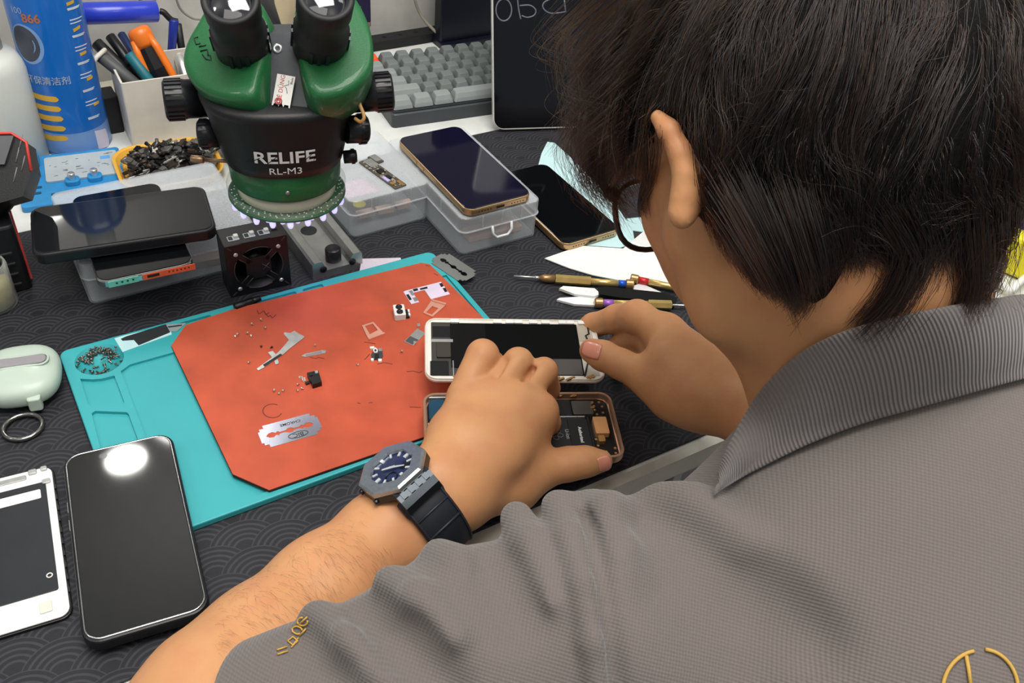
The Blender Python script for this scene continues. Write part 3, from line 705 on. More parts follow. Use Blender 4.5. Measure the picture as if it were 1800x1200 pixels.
for sg in (1, -1):
    ln = MB(); V = [HL(101, -18, sg*34)]+[HL(100.5-max(0, 25*math.cos(2*math.pi*k/28))*.15, -18+19*math.sin(2*math.pi*k/28), sg*(34+25*math.cos(2*math.pi*k/28))) for k in range(28)]
    ln.add(V, [[0, k+1, (k+1) % 28+1] for k in range(28)]); o = ln.build('lens', M_lens, gl)
    tm = MB(); tm.tube([HL(94, -4, sg*63), HL(70, -1, sg*72), HL(30, 8, sg*77), HL(0, 12, sg*77), HL(-16, 4, sg*75)], [1.9, 1.9, 1.6, 1.6, 1.8]); tmo = tm.build('temple', M_frameb, gl)
M_gold2 = mat('gold_trim', '#c8a27c', .25, .9)
hg = MB(); c_ = HL(90, -3, 65)
hg.tube([HL(92+2.6*math.cos(k), -3+3.6*math.sin(k), 66) for k in np.linspace(0, 6.28, 14)[:-1]], .5, 6, closed=True); hg.tube([HL(87+2.6*math.cos(k), -3+3.6*math.sin(k), 67) for k in np.linspace(0, 6.28, 14)[:-1]], .5, 6, closed=True)
hg.build('hinge_ornament', M_gold2, gl)
# ---------------------------------------------------------------- wristwatch
M_strap = mat('watch_strap', '#1b1e26', .55, bump=.05); M_steel = mat('gunmetal', '#aab2b8', .3, .85, var=.1, vscale=400); M_steeld = mat('gunmetal_dark', '#3f4448', .28, .85); M_dial = mat('watch_dial', '#16224a', .3, coat=.6); M_lume = mat('watch_lume', '#d9dfe2', .3, .3)
wa0, wa1 = Q(690, 930, 572), Q(790, 838, 590); wax = (wa1-wa0)/np.linalg.norm(wa1-wa0)
wcen = Q(733, 890, 578)
wn = -CW*.55+(-CR*.5+CU*.86)*.83; wn -= wax*(wn @ wax); wn /= np.linalg.norm(wn); ws = np.cross(wn, wax)
def skin_r(th, off=0):
    d = wn*math.cos(th)+ws*math.sin(th); r = 60.0; c = wcen+wax*off
    while r > 5 and SK.at(c+d*r) > .3: r -= max(SK.at(c+d*r)*.7, .2)
    return d, r
wt = thing('wristwatch', 'gunmetal octagonal watch with dark blue dial on the left wrist', 'watch', wcen)
d_, r0 = skin_r(0); r0 = max(r0, max(skin_r(t)[1]*math.cos(t) for t in (-.5, -.25, .25, .5)))
WS_ = .94
wf = lambda p: tuple((wax*p[0]+ws*p[1]+wn*p[2])*WS_+wn*(r0+.5))
def octo(r, c=.414, rz=0.0):
    pts = []
    for k in range(8): a_ = math.pi/8+k*math.pi/4; pts.append((r/math.cos(math.pi/8)*math.cos(a_), r/math.cos(math.pi/8)*math.sin(a_)))
    return pts
cs = MB(); cs.rings([[wf((x, y, z)) for x, y in octo(r)] for r, z in ((19, 0), (22, 2), (22, 7), (20.5, 8.5))])
for sg in (1, -1):
    if sg < 0:
        for yy in (-9, 9): cs.cyl(wf((sg*21, yy, 4.6)), wf((sg*23.6, yy, 4.6)), 1.8, b=.4)
    cs.rings([[wf((dx, sg*y_, z_)) for dx in (-13.5, 13.5)]+[wf((dx, sg*y_, z_-5)) for dx in (13.5, -13.5)] for y_, z_ in ((17, 7.5), (22, 6), (25, 3), (27.5, -1.5))])
    for gx in (-9, -3, 3, 9): cs.rings([[wf((gx+dx, sg*y_, z_+.7)) for dx in (-1.6, 1.6)]+[wf((gx+dx, sg*y_, z_-1)) for dx in (1.6, -1.6)] for y_, z_ in ((19, 7), (22, 6), (25, 3))])
cs.build('watch_case', M_steeld, wt)
bz = MB(); bz.rings([[wf((x, y, z)) for x, y in (octo(r) if kind else [(r*math.cos(math.pi/8+k*math.pi/4), r*math.sin(math.pi/8+k*math.pi/4)) for k in range(8)])] for r, z, kind in ((22, 7.5, 1), (21.8, 10, 1), (20.4, 11.2, 1), (15.2, 11.2, 0), (14.6, 9.3, 0))], cap0=False, cap1=False)
bz.build('bezel', M_steel, wt)
dl = MB(); dl.lathe([(.1, 0), (16.4, 0)], wf((0, 0, 9.0)), tuple(wn), 40, cap0=False, cap1=False); dial = dl.build('dial', M_dial, wt)
ix = MB()
for k in range(12):
    a_ = k*math.pi/6; big = k % 3 == 0; c_ = np.array((math.cos(a_), math.sin(a_)))
    q_ = [(c_[0]*r-c_[1]*s_, c_[1]*r+c_[0]*s_) for r, s_ in ((10.2, -1.1 if big else -.7), (13.6, -1.1 if big else -.7), (13.6, 1.1 if big else .7), (10.2, 1.1 if big else .7))]
    ix.rings([[wf((x, y, 9.1)) for x, y in q_], [wf((x, y, 9.9)) for x, y in q_]])
for a_, L_, wd_ in ((2.4, 7, 1.0), (-.9, 9, .8)):
    c_ = np.array((math.cos(a_), math.sin(a_))); q_ = [(c_[0]*r-c_[1]*s_, c_[1]*r+c_[0]*s_) for r, s_ in ((-2, -wd_), (L_, -wd_*.6), (L_, wd_*.6), (-2, wd_))]
    ix.rings([[wf((x, y, 10.1)) for x, y in q_], [wf((x, y, 10.4)) for x, y in q_]])
ix.build('hands_and_markers', M_lume, dial)
sub_ = MB(); sub_.tube([wf((-5+4*math.cos(k), -6+4*math.sin(k), 9.4)) for k in np.linspace(0, 6.28, 20)[:-1]], .4, 6, closed=True); sub_.rings([[wf((x, y, 9.1)) for x, y in ((3, -8), (11, -8), (11, -3), (3, -3))], [wf((x, y, 9.3)) for x, y in ((3, -8), (11, -8), (11, -3), (3, -3))]])
sub_.build('subdial', M_steeld, dial)
st = MB(); rg = []; rr = []
TH0 = .62; TH = np.linspace(TH0, 2*math.pi-TH0, 48)
for th in TH:
    r_ = max(skin_r(th, o_)[1] for o_ in (-11, -5, 0, 5, 11)); rr.append(r_)
rr = np.convolve(np.pad(rr, 4, mode='edge'), np.ones(9)/9, 'valid')+1.0
for th, r_ in zip(TH, rr):
    d = wn*math.cos(th)+ws*math.sin(th); hw = 13.2 if .95 < th < 5.3 else 14.2
    near_ = min(th, 2*math.pi-th); r_ = r_+max(0, .9-near_)*7
    rg.append([tuple(wax*o_+d*q_) for o_, q_ in ((-hw, r_), (-hw, r_+2.2), (-hw+1.5, r_+3.2), (-hw*.3, r_+3.4), (hw*.3, r_+3.4), (hw-1.5, r_+3.2), (hw, r_+2.2), (hw, r_))])
st.rings(rg, smooth=True); strap_o = st.build('strap', M_strap, wt)
gv_ = MB()
for o_ in (-12.2, 12.2): gv_.tube([tuple(wax*o_*.98+(wn*math.cos(th)+ws*math.sin(th))*(r_+3.4+max(0, .9-min(th, 2*math.pi-th))*7)) for th, r_ in zip(TH, rr)], .7, 6)
for i_ in (5, 9, 38, 42): th, r_ = TH[i_], rr[i_]; d = wn*math.cos(th)+ws*math.sin(th); gv_.tube([tuple(wax*o_+d*(r_+3.3+max(0, .9-min(th, 2*math.pi-th))*7)) for o_ in (-12, 0, 12)], .9, 6)
gv_.build('strap_ridge', mat('strap_ridge', '#23262e', .5), strap_o)
bk = MB()
th = math.pi*.93; i_ = int((th-TH0)/(2*math.pi-2*TH0)*47); d = wn*math.cos(th)+ws*math.sin(th); tg = np.cross(wax, d)
bk.rings([[tuple(wax*o_+d*(rr[i_]+q_)+tg*s_) for o_, q_ in ((-15, 2.5), (-15, 6), (15, 6), (15, 2.5))] for s_ in (-4, -3, 3, 4)]); bk.build('buckle', M_steel, wt)
# ================================================================ silicone work mat and what lies on it
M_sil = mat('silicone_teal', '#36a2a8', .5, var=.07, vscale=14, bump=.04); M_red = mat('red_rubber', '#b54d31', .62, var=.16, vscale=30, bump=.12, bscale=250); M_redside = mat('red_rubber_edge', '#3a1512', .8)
M_steelp = mat('thin_steel', '#b9bbb8', .3, .75, var=.12, vscale=200); M_silver = mat('silver', '#d6d7d6', .25, .8); M_dark = mat('dark_plastic', '#17181b', .4); M_black = mat('black_plastic', '#0e0f11', .35); M_rose = mat('rose_metal', '#e7ab95', .32, .45)
M_whitep = mat('white_plastic', '#e4e4e2', .4); M_lilac = mat('pale_shield', '#d5c8dc', .45); M_stain = mat('dark_stain', '#5c2419', .7)
def carve(base, cutters, name, m, parent):
    """base solid minus cutter solids, as one mesh"""
    o = base.build(name, m, parent); tmp = []
    for c in cutters:
        k = c.build('cut', m); k.location = (0, 0, 0); tmp.append(k); md = o.modifiers.new('b', 'BOOLEAN'); md.object = k; md.operation = 'DIFFERENCE'; md.solver = 'EXACT'
    par = o.parent; o.parent = None; o.location = (0, 0, 0)
    dg = bpy.context.evaluated_depsgraph_get(); dg.update(); me = bpy.data.meshes.new_from_object(o.evaluated_get(dg)); o.modifiers.clear(); old = o.data; o.data = me; bpy.data.meshes.remove(old); o.parent = par
    for k in tmp: bpy.data.objects.remove(k)
    return o
PXL = lambda pts, z, o=(0, 0): [tuple((P(x, y, z)-np.array((o[0], o[1], 0)))[:2]) for x, y in pts]
Z8 = lambda pts: [(400+x/4, 450+y/4) for x, y in pts]
Z6 = lambda pts: [(620+x/6, 460+y/6) for x, y in pts]
Z7 = lambda pts: [(x/4, 560+y/4) for x, y in pts]
mx0, mx1, my0, my1 = 13.5, 331.0, 411.5, 618.0
mo = ((mx0+mx1)/2, (my0+my1)/2); wM, hM = mx1-mx0, my1-my0
wm = thing('silicone_work_mat', 'teal silicone repair mat with recessed trays under the red pad', 'work mat', (mo[0], mo[1], MZ))
lx = lambda x, y: (x-mo[0], y-mo[1])
bs = MB().rbox((0, 0, 0), (wM, hM, 5.2), r=7, b=.9)
cuts = [MB().rbox((*lx(190, 514), 2.4), (278, 178, 6), r=3, b=.1)]
# left column: a round bowl and two trays, then slots along the back rim
cuts = [MB().lathe([(17.5, 1.6), (17.5, 9)], (*lx(38.5, 596.5), 0), n=40)]
cuts.append(MB().prism(PXL(Z7([(565, 425), (650, 430), (715, 425), (805, 403), (875, 590), (860, 612), (640, 612), (620, 605)]), 7, mo), 2.6, 9))
cuts.append(MB().prism(PXL(Z7([(645, 668), (670, 652), (890, 660), (905, 672), (965, 835), (1000, 960), (720, 960)]), 7, mo), 2.6, 9))
inner = PXL(Z7([(850, 372), (915, 325), (1225, 240)]), 7, mo); xl = inner[0][0]
cuts.append(MB().prism([inner[0], inner[1], (lx(140, 0)[0], inner[2][1]), (lx(326, 0)[0], inner[2][1]), (lx(326, 0)[0], lx(0, 417.5)[1]), (xl-3, lx(0, 417.5)[1])], 3.1, 9))
for x0, x1, y0, y1 in ((98, 128, 608.5, 613), (150, 200, 607, 613.5), (206, 224, 606, 613.5), (70, 92, 605, 611)): cuts.append(MB().rbox((*lx((x0+x1)/2, (y0+y1)/2), 2.8), (x1-x0, y1-y0, 8), r=1.8, b=.05))
carve(bs, cuts, 'mat_sheet', M_sil, wm)
PZ0 = MZ+5.3; PZ = PZ0+2.6
pad = thing('red_rubber_pad', 'worn red rubber pad with cut corners on the teal mat', 'pad', (mo[0], mo[1], PZ0))
pp = [(326, 571), (410, 543), (740, 461.5), (755, 464), (771, 479), (850, 559)]; pl = PXL(pp, PZ, mo)
xr = pl[-1][0]; yb = PXL([(745, 772)], PZ, mo)[0][1]
pl += [(xr+.5, yb+14), (xr-14, yb)]+PXL([(473, 861), (409, 833), (301, 607)], PZ, mo)
pl = pl[::-1]
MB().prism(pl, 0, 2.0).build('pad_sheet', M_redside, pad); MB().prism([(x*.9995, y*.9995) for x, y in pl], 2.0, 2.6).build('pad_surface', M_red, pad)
def scratch(pts, w, name='stain'):
    mb = MB(); q = [P(x, y, PZ)-np.array((mo[0], mo[1], PZ0)) for x, y in pts]
    for a, b in zip(q, q[1:]):
        d = b-a; n = np.array((-d[1], d[0], 0)); n = n/np.linalg.norm(n)*w/2; mb.rings([[tuple(v) for v in (a-n, b-n, b+n, a+n)], [tuple(v+np.array((0, 0, .06))) for v in (a-n, b-n, b+n, a+n)]])
    return mb
sm = MB()
for s_ in ([arc_(479, 722, 17, 12, 60, 340, 16)], [[(545+k*5, 628+(k % 3)) for k in range(6)]], [[(715, 653), (726, 652), (738, 655), (742, 652)]], [[(663, 640), (676, 637), (690, 640)]], [[(452+k*3, 545+(k*7 % 9)) for k in range(8)]], [[(468+k*3.5, 552+(k*5 % 8)) for k in range(6)]], [[(650, 622), (643, 630), (640, 632)]], [[(628, 708), (634, 709)]], [[(648, 708), (655, 707)]], [[(720, 715), (740, 716)]], [[(748, 466), (756, 468)]], [[(762, 480), (770, 484)]], [[(640, 601), (660, 604)]]):
    for q in s_: sm.v, sm.f, sm.m, sm.sm = (lambda a, b: (a.v+b.v, a.f+[[i+len(a.v) for i in f] for f in b.f], a.m+b.m, a.sm+b.sm))(sm, scratch(q, .7))
sm.build('stain_marks', M_stain, pad)
RND.seed(3)
def flat(name, label, cat, polys, z, mats, group=None, parts=None):
    """thin parts cut from sheet: polys = [(px points, z0, z1, material index)]"""
    cx = np.mean([P(x, y, z)[:2] for x, y in polys[0][0]], axis=0); mb = MB()
    for pts, z0, z1, mi in polys:
        q = PXL(pts, z, cx); ar = sum(q[i][0]*q[(i+1) % len(q)][1]-q[(i+1) % len(q)][0]*q[i][1] for i in range(len(q)))
        mb.prism(q if ar > 0 else q[::-1], z0, z1, mi)
    o = mb.build(name, mats, org=(cx[0], cx[1], z)); return tag(o, label, cat, group)
def frame_poly(outer, inner):
    n = len(outer); return [[outer[i], outer[(i+1) % n], inner[(i+1) % n], inner[i]] for i in range(n)]
flat('steel_bracket', 'long bent steel bracket with screw ears lying on the red pad', 'bracket', [(Z8([(470, 530), (500, 548), (545, 572), (440, 652), (398, 690), (250, 792), (215, 808), (205, 797), (335, 700), (372, 665), (432, 595), (395, 552), (400, 540), (440, 546)]), 0, .8, 0), (Z8([(285, 682), (318, 672), (345, 700), (312, 716)]), .1, .9, 0), (Z8([(330, 742), (352, 728), (362, 758), (338, 768)]), .1, .9, 0), (Z8([(250, 770), (372, 692), (384, 700), (262, 782)]), .8, 1.1, 1)], PZ, [M_steelp, M_dark])
flat('cover_strip', 'thin grey cover strip right of the bent steel bracket', 'metal strip', [(Z8([(518, 706), (545, 690), (665, 664), (694, 669), (688, 685), (548, 712)]), 0, .6, 0), (Z8([(548, 696), (660, 671), (664, 682), (552, 706)]), .6, .8, 1)], PZ, [M_steelp, mat('strip_grey', '#8f8588', .4)])
o1 = Z8([(945, 495), (1025, 470), (1105, 555), (995, 600)]); i1 = Z8([(966, 499), (1021, 482), (1057, 528), (1001, 557)])
flat('sim_tray', 'pink metal card tray in the middle of the red pad', 'card tray', [(q, 0, 1.3, 0) for q in frame_poly(o1, i1)]+[(Z8([(990, 585), (1103, 550), (1105, 558), (995, 600)]), 0, 2.4, 0)], PZ, [M_rose])
o2 = Z8([(1375, 405), (1435, 317), (1533, 352), (1440, 434)]); i2 = Z8([(1395, 404), (1439, 359), (1482, 375), (1436, 420)])
flat('sim_tray', 'pink metal card tray beside the white camera module at the back of the pad', 'card tray', [(q, 0, 1.3, 0) for q in frame_poly(o2, i2)]+[(Z8([(1432, 316), (1536, 345), (1533, 356), (1436, 326)]), 0, 2.4, 0)], PZ, [M_rose])
# twin camera module
c0 = P(*Z8([(1215, 452)])[0], PZ); a_ = P(*Z8([(1258, 450)])[0], PZ)-P(*Z8([(1178, 456)])[0], PZ); yw = math.atan2(a_[1], a_[0]); wc = np.linalg.norm(a_)
tm = thing('camera_module', 'white twin-lens camera module standing on the red pad', 'camera module', c0, yw)
MB().rbox((0, wc*.72, 0), (wc, wc*1.5, 6), r=1.2, b=.4).build('housing', M_whitep, tm)
for k, yy in enumerate((wc*.38, wc*1.05)):
    MB().lathe([(.1, 0), (2.7, 0), (2.7, .9), (1.3, .9), (1.0, .5), (.1, .5)], (0, yy, 6), n=10 if k == 0 else 24, cap0=False, cap1=False).build('lens', M_black, tm)
cn = MB().box((wc*.68, wc*.5, 1), (3, 6, 2)).box((wc*.68, wc*1.0, 1), (3, 4, 2)); cn.build('connector', M_dark, tm)
cn = MB().box((wc*.86, wc*.45, 1.4), (1.5, 3.6, 2.4)).box((wc*.86, wc*.95, 1.4), (1.5, 3.6, 2.4)); cn.build('plug', M_whitep, tm)
flat('shield_plate', 'pale lilac shield plate with dark contact windows on the red pad', 'shield plate', [(Z6([(535, 320), (560, 308), (930, 215), (1025, 345), (825, 398), (757, 300), (640, 330), (660, 370), (700, 428), (618, 450)]), 0, .5, 0)]+[(Z6(q), .5, .8, 1) for q in ([(563, 355), (590, 348), (622, 402), (600, 412)], [(633, 296), (682, 284), (690, 306), (645, 318)], [(706, 288), (785, 268), (790, 286), (716, 302)], [(912, 236), (940, 230), (960, 262), (932, 272)], [(948, 285), (976, 280), (1000, 318), (972, 326)])]+[(Z6(q), .5, .7, 2) for q in ([(590, 315), (625, 306), (655, 355), (625, 362)], [(630, 388), (664, 378), (694, 412), (655, 426)])], PZ, [M_lilac, M_dark, M_steelp])
flat('metal_cover', 'half dark half silver metal cover left of the open display', 'metal cover', [(Z6([(543, 846), (682, 710), (766, 760), (640, 888)]), 0, .7, 0), (Z6([(553, 843), (606, 790), (694, 830), (636, 880)]), .7, .85, 1), (Z6([(676, 662), (710, 662), (712, 690), (680, 694)]), 0, 1.4, 0), (Z6([(640, 850), (668, 850), (668, 872), (642, 874)]), .7, 1.5, 0)], PZ, [M_silver, mat('cover_dark', '#47494c', .5)])
flat('connector_bracket', 'small bracket cluster with white rings in the middle of the red pad', 'bracket', [(Z6([(195, 985), (235, 930), (310, 925), (318, 1000), (300, 1040), (205, 1035)]), 0, 1.2, 1), (Z6([(180, 908), (228, 905), (230, 928), (184, 930)]), 0, 1.6, 0)]+[(q, 1.2, 2.1, 0) for q in frame_poly(Z6([(215, 945), (240, 922), (265, 945), (262, 975), (225, 975)]), Z6([(226, 947), (240, 936), (254, 948), (250, 968), (232, 968)]))]+[(Z6([(270, 935), (310, 935), (312, 965), (275, 965)]), 1.2, 2.4, 2), (Z6([(192, 1030), (222, 1030), (222, 1055), (195, 1055)]), 0, 1.4, 0), (Z6([(268, 1035), (306, 1035), (306, 1062), (272, 1062)]), 0, 1.4, 0), (Z6([(230, 985), (275, 985), (278, 1030), (235, 1030)]), 1.2, 1.9, 3)], PZ, [M_whitep, mat('bracket_grey', '#4a4b4e', .4, .4), M_steelp, M_dark])
flat('black_module', 'square black phone module with a gold ring on the red pad', 'phone module', [(Z8([(560, 850), (640, 832), (664, 913), (600, 932)]), 0, 4.5, 0), (Z8([(575, 858), (598, 852), (604, 870), (580, 876)]), 4.5, 5, 0), (Z8([(616, 842), (636, 838), (640, 856), (620, 858)]), 4.5, 5.2, 1), (Z8([(520, 862), (545, 858), (552, 882), (530, 886)]), 0, 1, 1), (Z8([(500, 850), (516, 848), (518, 862), (504, 864)]), 0, 1, 1), (Z8([(545, 895), (575, 885), (578, 900), (552, 910)]), 0, 1.5, 0)], PZ, [M_black, M_silver])
# loose screws
M_screw = mat('screw_steel', '#d9cfc0', .3, .7); M_screwd = mat('screw_dark', '#4a3a34', .4, .6)
def screw_mb(L=2.4, r=.95): return MB().lathe([(.1, 0), (.5, .2), (.5, L*.6), (r, L*.62), (r, L*.95), (r*.7, L), (.1, L)], n=10)
proto = {}
def put_screw(x, y, label, group, dark=False, z=PZ, tilt=None):
    k = dark; loc = P(x, y, z)
    if k not in proto: o = screw_mb().build('screw', M_screwd if dark else M_screw); proto[k] = o
    else: o = proto[k].copy(); C.objects.link(o)
    o.location = W((loc[0], loc[1], z+(.9 if tilt is None else tilt))); o.rotation_euler = (math.radians(RND.uniform(60, 100)), 0, RND.uniform(0, 6.28)); o.scale = (.95,)*3
    tag(o, label, 'screw', group); return o
for x, y in ((461, 565), (446, 572), (464, 576), (420, 588), (432, 588), (414, 594), (442, 593)): put_screw(x, y, 'tiny silver screw of the loose scatter left of the bent bracket on the red pad', 'scattered screws left of the bracket')
for x, y in ((527, 664), (534, 667), (527, 676), (521, 686), (534, 685), (480, 686), (483, 689), (492, 690), (498, 685)): put_screw(x, y, 'tiny silver screw of the scatter around the square black module on the red pad', 'scattered screws by the black module')
put_screw(440, 637, 'single silver screw near the lower tip of the bent bracket', None); put_screw(554, 606, 'single screw just above the thin grey cover strip', None); put_screw(626, 641, 'single silver screw left of the small bracket cluster', None); put_screw(703, 620, 'single silver screw between the bracket cluster and the metal cover', None)
for x, y in ((459, 612), (475, 613)): put_screw(x, y, 'tiny dark screw lying left of the bent bracket', 'dark screws left of the bracket', True)
# heap of dark screws in the round recess
hp = bpy.data.objects
for i in range(70):
    a_ = RND.uniform(0, 2*math.pi); r_ = 15.2*math.sqrt(RND.random());
    if RND.random() < .45: a_ = RND.uniform(.2, 2.9); r_ = RND.uniform(7, 15)
    x_, y_ = 38.5+r_*math.cos(a_), 596.5+r_*math.sin(a_)
    if i == 0: o = MB().lathe([(.1, 0), (.55, .2), (.55, 3.2), (1.15, 3.3), (1.15, 3.9), (.1, 4.1)], n=9).build('heap_screw', mat('heap_screw_metal', '#8c8780', .28, .85, var=.4, vscale=300)); h0 = o
    else: o = h0.copy(); C.objects.link(o)
    o.location = W((x_, y_, MZ+2.7+RND.uniform(0, 2.6)*(1 if y_ > 594 else .2))); o.rotation_euler = (math.radians(RND.uniform(70, 110)), RND.uniform(0, 1), RND.uniform(0, 6.28)); s_ = RND.uniform(.8, 1.25); o.scale = (s_,)*3
    tag(o, 'small dark steel screw in the heap in the round recess of the teal mat', 'screw', 'screws in the round recess')
# adhesive label
flat('adhesive_label', 'pale peel-off sticker with black window at the back left of the teal mat', 'sticker', [(Z7([(805, 140), (880, 118), (1190, 45), (1208, 112), (965, 198), (862, 236)]), 0, .35, 0), (Z7([(850, 145), (888, 128), (1165, 42), (1198, 98), (975, 190), (942, 152), (862, 158)]), .35, .6, 1), (Z7([(1168, 42), (1310, 32), (1245, 92), (1192, 92)]), 0, .5, 2), (Z7([(1180, 58), (1282, 46), (1278, 54), (1186, 66)]), .5, .7, 1)], MZ+5.3, [mat('sticker_pale', '#b9dfe2', .35), mat('sticker_black', '#2c2e31', .4), mat('sticker_grey', '#8b979b', .35)])
# razor blades
M_blade = mat('blade_steel', '#c9ccd2', .22, .8, var=.08); M_bladed = mat('blade_print', '#26282e', .4)
def razor(label, origin, yaw, M=None, m=M_blade, prints=(), half=False):
    t = thing('razor_blade', label, 'razor blade', origin, yaw if M is None else 0)
    f = M or (lambda p: p)
    out = [(-21.5, -5.6), (-20, -5.6), (-20, -8), (-16.5, -8), (-16.5, -11), (16.5, -11), (16.5, -8), (20, -8), (20, -5.6), (21.5, -5.6)]
    out = out+[(-x, -y) for x, y in out]
    slot = [(-17, 0), (-15, 2.2), (-12, 2.6), (-10, .9), (-8.6, 2.2), (-7.2, .8), (-3, .9), (-1, 2.3), (1, 2.3), (3, .9), (7.2, .8), (8.6, 2.2), (10, .9), (12, 2.6), (15, 2.2), (17, 0)]
    mb = MB(); b_ = .25
    up = slot; dn = [(x, -y) for x, y in slot]
    if half:
        mb.prism([(-19, -9.5), (-19, -11), (20, -11), (20, 11), (-19, 11), (-19, 9.5), (-16, 9), (-16, 4), (-19, 3), (-14, 0), (-19, -3), (-16, -4), (-16, -9)], 0, b_, 0, M=f)
    # plate as two strips around the slot
    for s_, prof in () if half else ((1, up), (-1, dn)):
        for (x0, y0), (x1, y1) in zip(prof, prof[1:]):
            def edge(x): ax = abs(x); return s_*(11 if ax <= 16.5 else 8)
            q = [(x0, y0), (x1, y1), (x1, edge((x0+x1)/2)), (x0, edge((x0+x1)/2))]
            if s_ < 0: q = q[::-1]
            mb.prism(q, 0, b_, 0, M=f)
    for sx in () if half else (1, -1):
        mb.prism([(sx*17, -8), (sx*20, -8), (sx*20, 8), (sx*17, 8)][::sx], 0, b_, 0, M=f); mb.prism([(sx*20, -5.6), (sx*21.5, -5.6), (sx*21.5, 5.6), (sx*20, 5.6)][::sx], 0, b_, 0, M=f)
    mb.build('blade', m, t)
    for k, (txt, size, x, y, a, pm) in enumerate(prints):
        pb = MB().text(txt, size, lambda v: f((x+v[0]*math.cos(a)-v[1]*math.sin(a), y+v[0]*math.sin(a)+v[1]*math.cos(a), b_+.05+v[2])), bold=.02); pb.build('lettering', pm, t)
    return t, f
A_, B_ = P(400+222/3.592, 700+248/3.592, PZ), P(400+572/3.592, 700+152/3.592, PZ); yw = math.atan2(*(B_-A_)[[1, 0]])
cc = P(510, 756, PZ)
t, f = razor('silver razor blade lettered CHROME at the front of the red pad', (cc[0], cc[1], PZ+.1), yw, prints=(('BIC', 5.2, 4, -6.4, math.pi, M_bladed), ('CHROME', 3.6, 2, 6.6, math.pi, M_bladed)))
ov = MB().tube([(4+7*math.cos(k), -6.4+2.8*math.sin(k), .32) for k in np.linspace(0, 6.28, 24)[:-1]], .25, 5, closed=True); ov.build('logo_ring', M_bladed, t)
A_, B_ = P(772, 455, MZ+4), P(822, 488, MZ+4); yw = math.atan2(*(B_-A_)[[1, 0]]); cc = P(797, 472, MZ+4)
zt = MZ+5.6
razor('dull grey razor blade resting on the far right edge of the teal mat', (cc[0], cc[1], zt), yw, m=mat('blade_dull', '#8f928f', .4, .6))
# black pen-like tip and lens cloth corner at the back rim
pn = MB(); a_, b_ = P(412, 540, MZ+8), P(458, 524, MZ+8)
pn.cyl(a_, a_+(b_-a_)*.72, 3.2, 3.2, b=.6); pn.cyl(a_+(b_-a_)*.7, b_, 3.0, 2.2, b=.5); tag(pn.build('clip_tool', M_black), 'short black clip tool on the back rim of the teal mat below the fan', 'tool')
M_frost = mat('frosted_acrylic', '#cfc6d2', .35)
flat('acrylic_plate', 'pale frosted plate between the rail and the back of the teal mat', 'plate', [([(636, 461), (704, 459), (706, 466), (640, 484), (632, 484)], 0, 4, 0)], MZ+.1, [M_frost])
# ================================================================ phones
M_glass = mat('phone_glass', '#07080b', .05, spec=.6, var=.02); M_glassg = mat('phone_glass_grey_reflect', '#191a1c', .045, spec=.7, var=.02); M_case = mat('phone_case', '#15161a', .4); M_clear = clearmat('case_clear', '#aeb3ae', .35, .15, .45); M_goldf = mat('gold_frame', '#b99a72', .28, .85); M_chrome = mat('chrome_edge', '#c6c9c8', .15, .95)  # M_glassg base lightened: grey ceiling reflection painted into black glass
def quad(px, z):
    q = np.array([P(x, y, z)[:2] for x, y in px]); c = q.mean(0); u = ((q[1]-q[0])+(q[2]-q[3]))/2; v = ((q[0]-q[3])+(q[1]-q[2]))/2
    return c, np.linalg.norm(u), np.linalg.norm(v), math.atan2(u[1], u[0])
def phone(label, px, z, th, frame, glass, case=None, rad=9, ports=True, bez=1.6, group=None, size=None, ca=None):
    """px: far-left, far-right, near-right, near-left corners of the top face"""
    c, w, d, yw = quad(px, z+th)
    if size: w, d = size
    t = thing('smartphone', label, 'phone', (c[0], c[1], z), yw, group)
    if case is not None:
        MB().rbox((0, 0, 0), (w, d, th), r=rad+1, b=1.4, n=7).build('case', case, t); gi = 2.4; z0 = th
    else:
        MB().rbox((0, 0, 0), (w, d, th-.4), r=rad, b=1.6, n=7).build('frame', frame, t); gi = .9; z0 = th-.4
    MB().rbox((0, 0, z0-.3), (w-2*gi, d-2*gi, .8), r=rad-gi*.6, b=.35, n=7).build('screen', glass, t)
    if ports:
        pm = MB().rbox((0, 0, 0), (9, 2.6, .3), r=1.2, b=.05, M=None); pm2 = MB()
        for k in range(5): pm2.box((-22+k*3, -d/2-.02, th*.45), (1.1, .3, 1.1)); pm2.box((12+k*3, -d/2-.02, th*.45), (1.1, .3, 1.1))
        pm2.box((0, -d/2-.02, th*.45), (8.5, .3, 2.4)); pm2.build('port', M_black, t)
    sd = MB().rbox((-w/2-.3, d*.22, th*.3), (1, 9, 2.4), r=.4, b=.2).rbox((-w/2-.3, d*.12, th*.3), (1, 9, 2.4), r=.4, b=.2); sd.build('side_button', frame, t)
    return t, w, d
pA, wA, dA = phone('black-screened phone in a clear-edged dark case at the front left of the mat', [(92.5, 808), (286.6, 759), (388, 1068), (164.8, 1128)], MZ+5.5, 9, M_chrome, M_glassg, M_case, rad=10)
ch = MB().tube([(x*.992, y*.994, 9.2) for x, y in rrect(wA-3.4, dA-3.4, 9.5, 7)], .6, 6, closed=True); ch.build('chrome_rim', M_chrome, pA)
MB().lathe([(.1, 0), (2.6, 0)], (-10, dA/2-9, 9.52), n=20, cap0=False, cap1=False).build('front_camera', mat('lens_blue', '#10131c', .1), pA)
